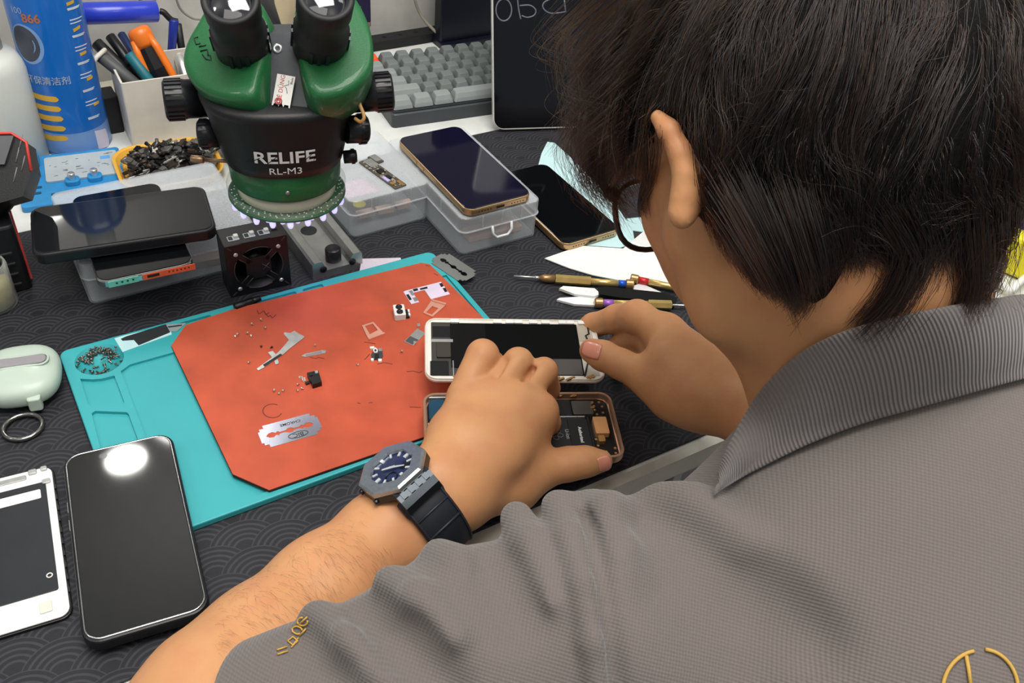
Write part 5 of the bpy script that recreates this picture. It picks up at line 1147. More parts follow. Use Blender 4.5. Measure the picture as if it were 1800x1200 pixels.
MB().tube([f((-2, -5, .4)), f((4, -3, .4)), f((7, 0, .4)), f((9, -5, .4)), f((14, -4, .4))], .18, 5).build('drawn_line', M_bladed, t)
# light of the ring lamps
l = bpy.data.lights.new('ring_lamp_light', 'SPOT'); l.energy = .42; l.color = (.66, .45, 1); l.spot_size = math.radians(46); l.spot_blend = .8; l.shadow_soft_size = .03
o = bpy.data.objects.new('ring_lamp_light', l); C.objects.link(o); o.location = W((SX[0], SX[1], z0-8)); o.rotation_euler = (W(P(548, 532, 10))-o.location).to_track_quat('-Z', 'Y').to_euler()
# ================================================================ small fan
q0, q1 = P(406, 524, MZ), P(511, 500, MZ); fw_ = 52.0; yw = math.atan2((q1-q0)[1], (q1-q0)[0])
fn = thing('desk_fan', 'small square black extractor fan standing behind the teal mat', 'fan', (q0[0], q0[1], MZ), yw)
M_fan = mat('fan_black', '#141518', .42, bump=.1); M_fedge = mat('fan_edge', '#4a4640', .5)
bx = MB().rbox((26, 13, 0), (52, 26, 52), r=1, b=.5); fb = carve(bx, [MB().lathe([(20, -3), (20, 22)], (26, 0, 25), (0, 1, 0), 40)], 'fan_housing', M_fan, fn)
MB().lathe([(.1, 0), (8, 0), (8, 10), (.1, 10)], (26, 8, 25), (0, 1, 0), 24).build('hub', M_dark, fn)
bl = MB()
for k in range(7):
    a_ = 2*math.pi*k/7; P_ = lambda r, a, y: (26+r*math.cos(a), y, 25+r*math.sin(a)); bl.rings([[P_(7.5, a_, 9), P_(7.5, a_+.35, 14)], [P_(19, a_+.25, 9), P_(19, a_+.75, 14)]], closed=False, cap0=False, cap1=False)
bl.build('blade', M_dark, fn)
gd = MB().rbox((26, .6, 14.5), (21, 1.4, 21), r=4, b=.2)
for k in range(4):
    a_ = math.pi/4+k*math.pi/2; gd.box((26+16.5*math.cos(a_), .6, 25+16.5*math.sin(a_)), (15, 1.4, 4.5), ry=-a_)
gd.build('guard', M_fan, fn)
gl_ = MB()
for k in range(4):
    a0 = math.pi/4+k*math.pi/2+.28; gl_.tube([(26+20.2*math.cos(a0+t), -.2, 25+20.2*math.sin(a0+t)) for t in np.linspace(0, 1.0, 10)], .35, 5)
    for s_ in (-1, 1):
        t0 = math.pi/4+k*math.pi/2; gl_.tube([(26+r*math.cos(t0)-s_*2.4*math.sin(t0), -.25, 25+r*math.sin(t0)+s_*2.4*math.cos(t0)) for r in (10.5, 19.8)], .3, 5)
gl_.build('guard_edge', M_fedge, fn)
for x_, z_ in ((8.5, 42), (43.5, 42), (8.5, 7.5), (43.5, 7.5)): MB().lathe([(1, 0), (2.1, 0), (1.9, .8), (1, 1.3), (.1, 1.4)], (x_, 0, z_), (0, -1, 0), 14).build('fan_screw', M_silver, fn)
cr_ = MB()
for x_, z_, s_ in ((4, 48.5, -1), (48, 48.5, 1), (4, 3.5, 1), (48, 3.5, -1)): cr_.box((x_, -.15, z_), (4.5, .4, .8), ry=-s_*.75)
cr_.tube([(.2, -.1, 51.6), (14, -.1, 51.6)], .3, 5).tube([(38, -.1, 51.6), (51.8, -.1, 51.6)], .3, 5); cr_.build('vent_slot', M_fedge, fn)
MB().tube([(29, -.3, 22), (29, -.3, 28), (35, -.3, 22), (35, -.3, 28), (29, -.3, 22)], .35, 5).build('emblem', mat('emblem_grey', '#55555a', .5), fn)
tp_ = MB()
for x_ in (10, 23, 35): tp_.rbox((x_, 9, 52), (9, 7, .4), r=.6, b=.1)
tp_.build('button_label', mat('label_pale', '#c3ccd2', .5), fn); tk = MB()
for x_ in (10, 23, 35): tk.rbox((x_-2.2, 9, 52.3), (3.4, 5, .4), r=.4, b=.1)
tk.build('button_icon', M_dark, fn)
for x_ in (12.4, 25.4, 37.4): MB().rbox((x_, 10, 52.3), (3.8, 4, 2.2), r=.8, b=.5).build('push_button', M_whitep, fn)
tk = MB().rbox((44, 12, 52), (5, 4, 2.5), r=.5, b=.3).rbox((44, 17, 52), (4, 3.4, 2), r=.5, b=.3); tk.build('micro_switch', M_steelp, fn)
# ================================================================ the phone under repair: open body and lifted display
tl, tr = P(743, 690, 29), P(1072, 688, 29)
u = tr-tl; PW = np.linalg.norm(u); u /= PW
def at_len(px, base, L_, lo, hi, far):
    best = None
    for d in np.linspace(lo, hi, 900):
        p = D(*px, d); e_ = abs(np.linalg.norm(p-base)-L_)
        if best is None or e_ < best[0]: best = (e_, p)
    return best[1]
PHH = PW*67/138.4
dA_ = (tl-CO) @ CW
br = at_len((1099, 803), tr, PHH, 600, (tr-CO) @ CW-5, False)
v = br-tr; v -= u*(v @ u); v /= np.linalg.norm(v); n = np.cross(v, u); n = n if n[2] > 0 else -n
def BF(p): return tuple(np.array((0, 0, 0))+u*p[0]+v*p[1]+n*p[2])
M_rosef = mat('rose_gold_frame', '#c9a388', .3, .75)
bp = thing('phone_body', 'open gold phone body with battery held in the left hand at the desk edge', 'phone', tl)
rr2 = lambda w, d, r, k=7: [(x+PW/2, y+PHH/2) for x, y in rrect(w, d, r, k)]
sh = MB()
lv = [(.8, -6.4), (.2, -6), (0, -5), (0, -.6), (.3, 0), (2.0, 0), (2.2, -.6), (2.4, -5)]
sh.rings([[BF((x, y, z)) for x, y in rr2(PW-2*i, PHH-2*i, max(9.5-i, 2))] for i, z in lv]); sh.build('frame', M_rosef, bp)
def bbox_(x0, x1, y0, y1, z0, z1, nm, m, par, r=1.0):
    w, d = x1-x0, y1-y0
    mb = MB(); mb.rings([[BF((x+(x0+x1)/2, y+(y0+y1)/2, z)) for x, y in rrect(w-2*i, d-2*i, max(r-i, .2), 4)] for i, z in ((0, z0), (0, z1-.25), (.25, z1))]); return mb.build(nm, m, par)
M_batt = mat('battery_black', '#1b1c1f', .5, bump=.08); M_foil = mat('grey_foil', '#5d5a57', .38, .6); M_copper = mat('copper_module', '#dba36f', .35, .35); M_blue = mat('camera_bay_blue', '#234a63', .3, .3)
k_ = PW/138.4
bbox_(3, PW-3, 3, PHH-3, -5, -4.6, 'inner_tray', M_black, bp, 7)
bat = bbox_(46*k_, 116*k_, 27*k_, 62*k_, -4.6, -1.1, 'battery', M_batt, bp)
bbox_(117*k_, 118.4*k_, 25*k_, 63*k_, -4.6, -1.4, 'connector_strip', M_dark, bp); bb2 = bbox_(102*k_, 116.8*k_, 28*k_, 62*k_, -1.1, -.8, 'battery_flap', M_dark, bat)
bbox_(108*k_, 123*k_, 8*k_, 22*k_, -4.6, -1.5, 'grey_cover', M_foil, bp); bbox_(76*k_, 107*k_, 6*k_, 23*k_, -4.6, -2, 'board_cover', M_dark, bp); bbox_(90*k_, 116*k_, 24*k_, 25*k_, -4, -1.4, 'silver_strip', M_silver, bp, .3)
bbox_(121*k_, 131*k_, 26*k_, 43*k_, -4.6, -.4, 'copper_module', M_copper, bp); bbox_(122*k_, 127*k_, 44*k_, 50*k_, -4.6, -1.2, 'gold_connector', M_goldp, bp); bbox_(4*k_, 17*k_, 5*k_, 29*k_, -4.6, -1.5, 'camera_bay', M_blue, bp, 5); bbox_(3*k_, 19*k_, 30*k_, 31.5*k_, -4.6, -1, 'bay_rim', M_silver, bp, .3); bbox_(4*k_, 18*k_, 3*k_, 4.4*k_, -4.6, -.8, 'bay_rim', M_silver, bp, .3); bbox_(6*k_, 8*k_, 34*k_, 42*k_, -4.6, -1.4, 'steel_clip', M_silver, bp, .3)
for k in range(16):
    sp_ = MB(); x_, y_ = 124*k_+RND.uniform(-4, 9), RND.choice((RND.uniform(8, 24), RND.uniform(46, 62)))*k_; sp_.box(BF((min(x_, PW-5), y_, -1.6)), (1.6, 1.6, 1.2)); sp_.build('solder_detail', M_goldp, bp)
for k in range(14): MB().box(BF((RND.uniform(20, PW-22), 3.2, -1.4)), (RND.uniform(1.5, 4), 1.2, 1.2)).build('edge_contact', M_goldp, bp)
em = MB(); cx_, cy_ = 92*k_, 43*k_
for k in range(5):
    a_ = 2*math.pi*k/5+.3; em.tube([BF((cx_+3.6*math.cos(a_)+1.9*math.cos(t), cy_+3.6*math.sin(a_)+1.9*math.sin(t), -.95)) for t in np.linspace(0, 6.28, 12)[:-1]], .13, 4, closed=True)
em.build('recycling_mark', mat('print_grey', '#9b9da0', .5), bat)
MB().text('Li-ion', 4.2, lambda q: BF((cx_+8.6+q[1], cy_+0-q[0]*-1, -.98+q[2])), bold=.03).build('lettering', mat('print_grey', '#9b9da0', .5), bat)
MB().text('Authorized', 3.4, lambda q: BF((110*k_+q[1], 44*k_+q[0], -.72+q[2])), bold=.05).build('lettering', M_print, bb2)
# lifted display, hinged along the far long edge
bl_ = P(747, 668, 33); br_ = P(1066, 670, 33); u2 = br_-bl_; DW = np.linalg.norm(u2); u2 /= DW; DH = PHH*DW/PW
tl2 = at_len((760, 560), bl_, DH, (bl_-CO) @ CW-8, (bl_-CO) @ CW+80, True)
v2 = tl2-bl_; v2 -= u2*(v2 @ u2); v2 /= np.linalg.norm(v2); n2 = np.cross(u2, v2)
if n2 @ CW > 0: n2 = -n2
def DF(p): return tuple(u2*p[0]+v2*p[1]+n2*p[2])
dp = thing('display_assembly', 'white-framed phone display lifted open above the phone body by both hands', 'phone display', bl_)
r3 = lambda w, d, r, x0=0, y0=0: [(x+DW/2+x0, y+DH/2+y0) for x, y in rrect(w, d, r, 7)]
MB().rings([[DF((x, y, z)) for x, y in r3(DW-2*i, DH-2*i, 9.5-i)] for i, z in ((.3, -2.6), (0, -2.2), (0, -.6), (.4, 0))]).build('glass_front', mat('white_glass', '#e6ddcf', .25, coat=.4), dp)
ft = MB().rings([[DF((x, y, z)) for x, y in r3(DW-2*i, DH-2*i, 9-i)] for i, z in ((.6, 0), (.6, 1.0), (.9, 1.3), (1.7, 1.3), (1.9, .5))]); ft.build('white_frame', mat('frame_cream', '#ddd9cf', .4), dp)
def dbox(x0, x1, y0, y1, z0, z1, nm, m, r=.8, par=None):
    mb = MB(); mb.rings([[DF((x+(x0+x1)/2, y+(y0+y1)/2, z)) for x, y in rrect(x1-x0-2*i, y1-y0-2*i, max(r-i, .15), 4)] for i, z in ((0, z0), (0, z1-.2), (.2, z1))]); return mb.build(nm, m, par or dp)
k2 = DW/138.4
dbox(26*k2, 122*k2, 5*k2, 61*k2, .5, 1.3, 'back_shield', mat('shield_black', '#050506', .4, spec=.12)); dbox(20*k2, 48*k2, 12*k2, 60*k2, 1.1, 1.7, 'shield_flap', mat('flap_black', '#0b0b0c', .45, spec=.15)); dbox(5*k2, 26*k2, 4*k2, 62*k2, .4, .9, 'earpiece_bay', mat('bay_grey', '#3a3835', .4)); dbox(110*k2, 134*k2, 5*k2, 62*k2, .4, .8, 'home_bay', mat('bay_pale', '#b9b3a6', .45)); dbox(6*k2, 22*k2, 45*k2, 57*k2, .9, 1.4, 'sensor_window', M_black); dbox(9*k2, 20*k2, 22*k2, 38*k2, .9, 2.6, 'earpiece', mat('earpiece_dark', '#4a4640', .35, .5)); dbox(5*k2, 22*k2, 39*k2, 42*k2, .9, 2, 'steel_bridge', M_silver, .4); dbox(4*k2, 18*k2, 4*k2, 19*k2, .9, 1.4, 'black_pad', M_black); dbox(21*k2, 22*k2, 4*k2, 19*k2, 1, 2, 'silver_pin', M_silver, .2)
dbox(118*k2, 132*k2, 42*k2, 60*k2, .8, 1.1, 'pale_film', clearmat('film', '#d9cdbd', .35, .2, .3)); dbox(96*k2, 121*k2, 5*k2, 22*k2, 1.3, 1.5, 'grey_film', M_foil)
for x_ in (24, 58, 68, 75, 87, 97, 111, 117, 127): MB().rings([[DF((x+x_*k2, y+62.2*k2, z)) for x, y in rrect(6.5, 3.2, .6, 3)] for z in (.9, 2.4)]).build('edge_clip', M_whitep, dp)
fx = MB().tube([DF((131*k2, 60*k2, 1.4)), DF((131*k2, 50*k2, 1.6)), DF((128*k2, 48*k2, 1.5)), DF((130*k2, 38*k2, 1.4)), DF((126*k2, 18*k2, 1.4)), DF((122*k2, 4*k2, 1.2))], .7, 6); fx.build('flex_cable', M_black, dp)
hx = MB()
for k in range(12): hx.box(DF((RND.uniform(22, DW-10), RND.uniform(.5, 3.5), 1.4)), (RND.uniform(2, 7), 1.6, 1.4))
hx.build('hinge_contact', M_goldp, dp)
# ================================================================ back of the desk
DS = 0.0
# spray can
M_can = mat('can_blue', '#0d63b8', .28, coat=.4, var=.05); M_canlow = mat('can_pale_blue', '#6f93c9', .3, coat=.3); M_yel = mat('pill_yellow', '#d6a93c', .4); M_txt = mat('print_pale', '#cfdcea', .5); M_orange = mat('print_orange', '#e2946a', .5)
cb = P(143, 276, 0); cr = 33.0; cvec = cb[:2]/np.linalg.norm(cb[:2]); cc = cb[:2]+cvec*cr
can = thing('spray_can', 'tall blue spray can with yellow label bars behind the phone stack', 'spray can', (cc[0], cc[1], 0))
MB().lathe([(31, 0), (33, 1.2), (33, 3)], n=48, cap1=False).lathe([(33, 3), (33, 205), (31, 212), (26, 222), (14, 228), (.1, 228)], n=64, cap0=False).build('body', M_can, can)
MB().lathe([(14, 226), (15, 230), (15, 250), (13, 253), (.1, 253)], n=32).build('cap', M_whitep, can)
def CP(x, y, r=33.3):
    d = ray(x, y); o = CO[:2]-cc; a, b, c_ = d[:2] @ d[:2], 2*(o @ d[:2]), o @ o-r*r; q = b*b-4*a*c_
    t = (-b-math.sqrt(max(q, 0)))/(2*a); p = CO+d*t; return math.atan2(p[1]-cc[1], p[0]-cc[0]), p[2]
def cyl_patch(x0, y0, x1, y1, hh, nm, m, par, r=33.25, slant=0):
    """label bar between two pixels, hh mm half height, wrapped on the can"""
    (a0, z0_), (a1, z1_) = CP(x0, y0), CP(x1, y1); mb = MB(); N_ = 14; rg = []
    for i in range(N_+1):
        t = i/N_; a_ = a0+(a1-a0)*t; z_ = z0_+(z1_-z0_)*t; w_ = hh*math.sqrt(max(.05, 1-max(0, (t-.86)/.14)**2*.95)) ; rg.append([(r*math.cos(a_), r*math.sin(a_), z_-w_), (r*math.cos(a_), r*math.sin(a_), z_+w_)])
    mb.rings(rg, closed=False, cap0=False, cap1=False, smooth=True); return mb.build(nm, m, par)
def cyl_text(txt, x, y, size, m, par, r=33.35, bold=.0, st=1.0):
    a_, z_ = CP(x, y); return MB().text(txt, size, lambda v: (r*math.cos(a_+v[0]*st/r), r*math.sin(a_+v[0]*st/r), z_+v[1]), bold=bold, ext=.02).build('lettering', m, par)
lb_ = MB().lathe([(33.15, 4), (33.15, 26)], n=64, cap0=False, cap1=False); lb_.build('pale_band', M_canlow, can)
for k in range(5): cyl_patch(58+k*3.6, 166+k*17.5, 103+k*4.2, 175+k*17, 2.9, 'label_bar', M_yel, can)
cyl_text('866', 53, 34, 11, M_orange, can, bold=.3); cyl_text('环保清洁剂', 82, 144, 8.6, M_txt, can, bold=.12)
cyl_text('100', 27, 18, 8, M_txt, can)
a_, z_ = CP(50, 80); disc = MB()
for rr_, mm_ in ((17, 0),): pass
def cyl_disc(x, y, rx, rz, nm, m, r):
    a_, z_ = CP(x, y); mb = MB(); V = [(r*math.cos(a_), r*math.sin(a_), z_)]
    for q in (.5, 1):
        for k in range(36): t = 2*math.pi*k/36; aa = a_+rx*q*math.cos(t)/33; V.append((r*math.cos(aa), r*math.sin(aa), z_+rz*q*math.sin(t)))
    F_ = [[0, k+1, (k+1) % 36+1] for k in range(36)]+[[k+1, k+37, (k+1) % 36+37, (k+1) % 36+1] for k in range(36)]; mb.add(V, F_); return mb.build(nm, m, can)
cyl_disc(46, 78, 16, 19, 'picture_rim', mat('can_pic_rim', '#7aa0d4', .4), 33.22); cyl_disc(44, 77, 13.5, 17, 'picture_disc', mat('can_pic', '#3d4250', .4), 33.32)
for k in range(9): cyl_patch(118+k*4.6, 12+k*24+(0 if k % 2 else 4), 140+k*4.4, 4+k*24+(0 if k % 2 else 4), .55, 'text_line', M_txt, can); cyl_patch(119+k*4.6, 18+k*24, 139+k*4.4, 11+k*24, .5, 'text_line', M_txt, can)
for k in range(5): cyl_patch(117+k*12, 8+k*46 if k < 2 else 8+k*44, 130+k*11, 2+k*44, 1.5, 'text_heading', M_yel, can)
cyl_patch(170, 246, 190, 240, 10, 'white_notice', mat('notice_white', '#cfc9da', .45), can, 33.3); cyl_text('The Beyond', 131, 271, 4, mat('print_navy', '#1d3a78', .5), can, bold=.06)
# milky bottle
M_milk = clearmat('milky_plastic', '#d3d6cf', .9, .4, .18)
b0 = P(-8, 300, 0); bt = thing('plastic_bottle', 'milky white plastic bottle left of the blue spray can', 'bottle', (b0[0]+22, b0[1]+22, 0))
MB().lathe([(29, 0), (31, 2), (31, 92), (29, 99), (24, 106), (15, 111), (14, 116)], n=44).build('body', M_milk, bt); MB().lathe([(15.5, 110), (15.5, 128), (13, 132), (11, 140), (6, 143), (.1, 143)], n=32).build('cap', mat('bottle_cap', '#d5d3c6', .45), bt)
# white tool holder and its tools
h0 = P(236, 264, 0); hl_ = thing('tool_holder', 'cream open-topped tool box behind the yellow tray', 'tool box', (h0[0], h0[1], 0), math.radians(-2))
hw, hd, hh_ = 82, 62, 72; mb = MB(); ol = [[(x+hw/2, y+hd/2, z) for x, y in rrect(hw-2*i, hd-2*i, max(2.5-i, .4), 3)] for i, z in ((0, 0), (0, hh_), (2, hh_), (2, 3))]; mb.rings(ol); mb.build('box', mat('cream_plastic', '#d9d4c8', .5), hl_)
def tool(name, label, cat='tool'): return thing(name, label, cat, (0, 0, 0))
M_or = mat('orange_grip', '#ee7a22', .38, coat=.2); M_teal = mat('teal_grip', '#1d6b78', .45)
t = tool('screwdriver', 'orange and black handled screwdriver standing in the cream tool box', 'screwdriver'); A_, B_ = D(240, 48, 935), D(292, 145, 962); ax = B_-A_; L_ = np.linalg.norm(ax)
MB().lathe([(.1, 0), (8, .4), (10.8, 3), (11.6, 8), (11, 16), (9.5, 20)], tuple(A_), tuple(ax), 32).build('orange_cap', M_or, t); MB().lathe([(9.4, 18), (10.2, 24), (12.5, 44), (13.5, L_*.72), (11, L_), (9, L_+14)], tuple(A_), tuple(ax), 12, smooth=False).build('black_grip', M_dark, t)
un = Vector(tuple(ax)).normalized(); s1 = un.cross(Vector(tuple(CW))).normalized(); f1 = s1.cross(un).normalized(); f1 = f1 if f1.dot(Vector(tuple(CW))) < 0 else -f1
for sg in (1, -1):
    MB().tube([Vector(tuple(A_))+un*q_+s1*sg*w_+f1*h_ for q_, w_, h_ in ((10, 8, 6), (24, 10, 6), (42, 11, 7.5), (58, 11.5, 8), (66, 9, 9))], [3, 4, 4, 3.6, 2.4], 10).build('orange_strip', M_or, t)
MB().cyl(tuple(B_), tuple(B_+ax/L_*40), 3, n=10).build('shank', M_steelp, t)
def rod(name, label, a, da, b, db, r, m, cat='tool', parts=(), r1=None):
    t = tool(name, label, cat); A_, B_ = D(*a, da), D(*b, db); MB().cyl(tuple(A_), tuple(B_), r, r1, n=16, b=min(r*.3, 1.2)).build('shaft', m, t); return t, A_, B_
t, A_, B_ = rod('hex_key_handle', 'grey handled tool with bent white tip in the cream tool box', (176, 98), 930, (268, 172), 955, 6.2, mat('grey_handle', '#4d4f50', .5)); w_ = MB().tube([A_+(B_-A_)*.05, A_, D(184, 88, 926), D(170, 100, 922), D(150, 129, 918)], 2.4, 8); w_.build('bent_tip', mat('ivory', '#d9d7cc', .4), t)
t, A_, B_ = rod('black_marker', 'black pen-shaped tool leaning left in the cream tool box', (192, 62), 945, (268, 165), 960, 5, M_black); MB().cyl(tuple(A_+(B_-A_)*.42), tuple(A_+(B_-A_)*.52), 5.6, n=16).build('collar', M_dark, t)
rod('black_cutter', 'thick black handled tool in the left corner of the cream tool box', (168, 74), 940, (256, 160), 958, 6, M_dark); rod('teal_driver', 'teal and black handled tool in front of the orange screwdriver', (226, 94), 938, (280, 165), 952, 5.4, M_teal)
rod('steel_tube', 'silver metal tube at the right of the cream tool box', (313, 92), 985, (334, 160), 985, 6.4, M_silver); rod('blue_driver', 'dark blue handled tool behind the orange screwdriver', (212, 58), 965, (270, 150), 970, 4, mat('navy_grip', '#16264f', .4))
for o in list(C.objects):
    if o.get('category') in ('tool', 'screwdriver') and o.get('label', '').find('cream tool box') > 0: pass
# blue roller
M_rollb = mat('roller_blue', '#2b3fc0', .3, coat=.3); rl_ = thing('brayer_roller', 'blue rubber roller with black fork and navy handle behind the tool box', 'roller', (0, 0, 0))
A_, B_ = D(140, 24, 962), D(276, 20, 1000); MB().cyl(tuple(A_), tuple(B_), 11, n=32, b=1).build('roller', M_rollb, rl_); MB().cyl(tuple(B_), tuple(B_+(B_-A_)*.05), 2.2, n=12).build('axle', M_silver, rl_)
MB().tube(catm([B_+(B_-A_)*.04, D(288, 22, 1003), D(300, 34, 1008), D(312, 38, 1012)], 4), 3.4, 8).build('fork', M_sblack, rl_); MB().cyl(tuple(D(306, 34, 1008)), tuple(D(301, 100, 1030)), 5, 4.4, n=14, b=1).build('handle', mat('navy_handle', '#1f2f8c', .35), rl_)
fst = MB(); a_ = D(312, 38, 1012); fst.cyl((a_[0], a_[1], .2), (a_[0], a_[1], a_[2]-3), 4, n=14); fst.build('stand_foot', M_sblack, rl_)
# yellow tray and the scrap parts in it
ty = (162, 852); tr_ = thing('yellow_tray', 'yellow rounded tray full of scrap phone parts behind the phone stack', 'tray', (ty[0], ty[1], 0), math.radians(-4))
mb = MB(); mb.rings([[(x, y, z) for x, y in rrect(w, d, r, 7)] for w, d, r, z in ((78, 64, 18, 0), (84, 70, 20, 1), (96, 82, 24, 11), (98, 84, 25, 12.5), (96, 82, 24, 12.5), (92, 78, 22, 11.5), (82, 68, 19, 2.2), (60, 50, 14, 1.8))]); mb.build('dish', mat('tray_yellow', '#e0aa3f', .4, coat=.2), tr_)
M_scr = [mat('scrap_black', '#1c1b1a', .3, .2, var=.3, vscale=200), mat('scrap_grey', '#6d6a66', .3, .6, var=.3, vscale=200), mat('scrap_bronze', '#3a3029', .35, .4, var=.3, vscale=200), mat('scrap_silver', '#b5b3ae', .25, .8)]
scr = []
for k in range(7):
    r2 = random.Random(k); w_, d_ = r2.uniform(9, 18), r2.uniform(4, 8); mb = MB().rbox((0, 0, 0), (w_, d_, r2.uniform(1, 2.4)), r=1, b=.3).rbox((w_*.3, r2.uniform(-2, 2), .8), (r2.uniform(3, 6), d_*.7, 2), r=.6, b=.2)
    if k % 2: mb.tube([(-w_*.4, 0, 1), (-w_*.7, 2, 3), (-w_, 1, 2)], [1.4, 1.2, 1.6], 6)
    scr.append(mb)
sm_ = {}
for i in range(150):
    r_ = RND.random()**.6; a_ = RND.uniform(0, 2*math.pi); x_, y_ = 41*r_*math.cos(a_)+4, 34*r_*math.sin(a_)
    hgt = 4+8*r_**3+(1-(r_)**1.6)*22*RND.uniform(.35, 1)
    kind = i % 7; mi = RND.choices(range(4), (6, 2.2, 3, 1.2))[0]; key = (kind, mi)
    if key not in sm_: o = scr[kind].build('scrap_part', M_scr[mi]); sm_[key] = o
    else: o = sm_[key].copy(); C.objects.link(o)
    p_ = rot(np.array((x_, y_, 0.)), math.radians(-4)); o.location = W((ty[0]+p_[0], ty[1]+p_[1], hgt)); o.rotation_euler = (RND.uniform(-.5, .5), RND.uniform(-.6, .6), RND.uniform(0, 6.28)); s_ = RND.uniform(.9, 1.4); o.scale = (s_,)*3
    tag(o, 'small dark scrap phone part in the heap on the yellow tray', 'phone part', 'scrap parts on the yellow tray')
# blue fixture with clear plate
fx0 = thing('pcb_fixture', 'blue board holder with pale printed plate in front of the spray can', 'board holder', (76, 872, 0), math.radians(-8))
M_fx = mat('fixture_blue', '#2d86bf', .42, var=.12, vscale=60); M_plate = mat('plate_print', '#a9b3b8', .45)
MB().rbox((0, 0, 0), (92, 92, 6), r=4, b=.8).rbox((-36, 34, 6), (18, 22, 7), r=2, b=.6).rbox((-36, 8, 6), (18, 10, 8), r=2, b=.6).build('base', M_fx, fx0)
pl_ = MB().rbox((10, 14, 6), (66, 46, 2), r=3, b=.3).build('plate', M_plate, fx0); pm = MB()
for k in range(26): pm.box((10+RND.uniform(-29, 29), 14+RND.uniform(-19, 19), 8.1), (RND.uniform(1, 7), .6, .12))
pm.build('printed_mark', mat('print_slate', '#4c5560', .5), pl_); MB().rbox((32, 24, 8), (9, 6, .15), r=.5, b=.05).build('blue_mark', mat('mark_blue', '#5a9fd8', .5), pl_)
for x_, y_ in ((-36, 20), (0, -14), (20, -12)): pb_ = MB().rbox((x_, y_, 5.8), (13, 12, 5), r=4, b=.8).build('post_block', M_fx, fx0); MB().cyl((x_, y_, 10), (x_, y_, 17), 3.4, n=16, b=.5).build('steel_post', M_silver, pb_)
MB().rbox((-36, 27, 13), (16, 4, 2), r=1, b=.3).build('clamp_bar', M_steelp, fx0)
sl = MB()
for x_, y_, w_ in ((-34, -14, 14), (-34, -24, 12), (0, -30, 40)): sl.rbox((x_, y_, 5.9), (w_, 4, .5), r=1, b=.1)
sl.build('slot', mat('slot_navy', '#14466b', .5), fx0)
# black and red device, jar
M_redt = mat('red_trim', '#d2413b', .4)
dv = thing('black_device', 'black and red battery work lamp standing at the left edge behind the jar', 'work lamp', (0, 0, 0)); bxr = P(66, 512, MZ)
MB().rbox((bxr[0]-42, bxr[1]+36, MZ), (80, 62, 62), r=5, b=2).build('battery_block', M_sblack, dv); rb = MB()
for z_ in (8, 18, 28, 38): rb.rbox((bxr[0]-42, bxr[1]+4.2, MZ+z_), (66, 2, 1.6), r=.6, b=.3)
rb.build('grip_rib', mat('rib_dark', '#232427', .4), dv)
MB().rings([[(bxr[0]-1.8, bxr[1]+y, MZ+z) for y, z in q] for q in ([(14, 4), (20, 26), (32, 58), (38, 58), (26, 26), (22, 4)],)]+[[(bxr[0]-.2, bxr[1]+y, MZ+z) for y, z in [(14, 4), (20, 26), (32, 58), (38, 58), (26, 26), (22, 4)]]]).build('red_trim', M_redt, dv)
hp_ = [(-40, 236), (20, 234), (46, 250), (55, 300), (40, 345), (-40, 368)]; nH = np.array((-.2, -.75, .6)); nH /= np.linalg.norm(nH); pH = D(20, 300, 722)
def onp(x, y): d = ray(x, y); return CO+d*(((pH-CO) @ nH)/(d @ nH))
hp3 = [onp(x, y) for x, y in hp_]
MB().rings([[tuple(p-nH*34) for p in hp3], [tuple(p) for p in hp3]]).build('lamp_head', M_sblack, dv); rt = MB().tube([hp3[0]+nH*.4, hp3[1]+nH*.4, hp3[2]+nH*.4, hp3[3]+nH*.4], 1.2, 6); rt.build('red_edge', M_redt, dv)
hd_ = MB().rings([[tuple(onp(x, y)+nH*h_) for x, y in ((-40, 240), (26, 240), (10, 290), (-40, 290))] for h_ in (0, 4)]); hd_.build('grey_panel', mat('panel_grey', '#55575a', .4), dv)
gv = MB()
for x_, y_ in ((28, 285), (34, 262), (24, 320), (38, 300)): gv.tube([onp(x_, y_)+nH*.3, onp(x_+6, y_-26)+nH*.3], .5, 5)
gv.build('groove_line', mat('groove_grey', '#77797b', .4), dv)
mid = MB(); c_ = np.mean(hp3, axis=0)-nH*26; mid.cyl(tuple(c_), (bxr[0]-30, bxr[1]+34, MZ+58), 16, 18, n=18); mid.build('hinge_neck', M_sblack, dv)
jc = P(-6, 548, MZ); jr = 18.0
jt = thing('glass_jar', 'small glass jar of yellow oil at the left edge in front of the work lamp', 'jar', (jc[0], jc[1]+jr*.6, MZ))
M_jar = clearmat('jar_glass', '#e9eee6', .05, .04, .5); M_oil = clearmat('oil_yellow', '#cfc27a', .55, .08, .3)
MB().lathe([(16, 0), (18, 1.5), (18, 36), (17, 39), (15.6, 39), (16.4, 36), (16.4, 3)], n=40).build('glass', M_jar, jt); MB().lathe([(15, 3.2), (16.1, 3.6), (16.1, 21), (.1, 21)], n=36).build('oil', M_oil, jt)
MB().cyl((-4, 0, 5), (-8, 6, 62), 3.2, 4, n=14).build('brush_handle', M_black, jt)
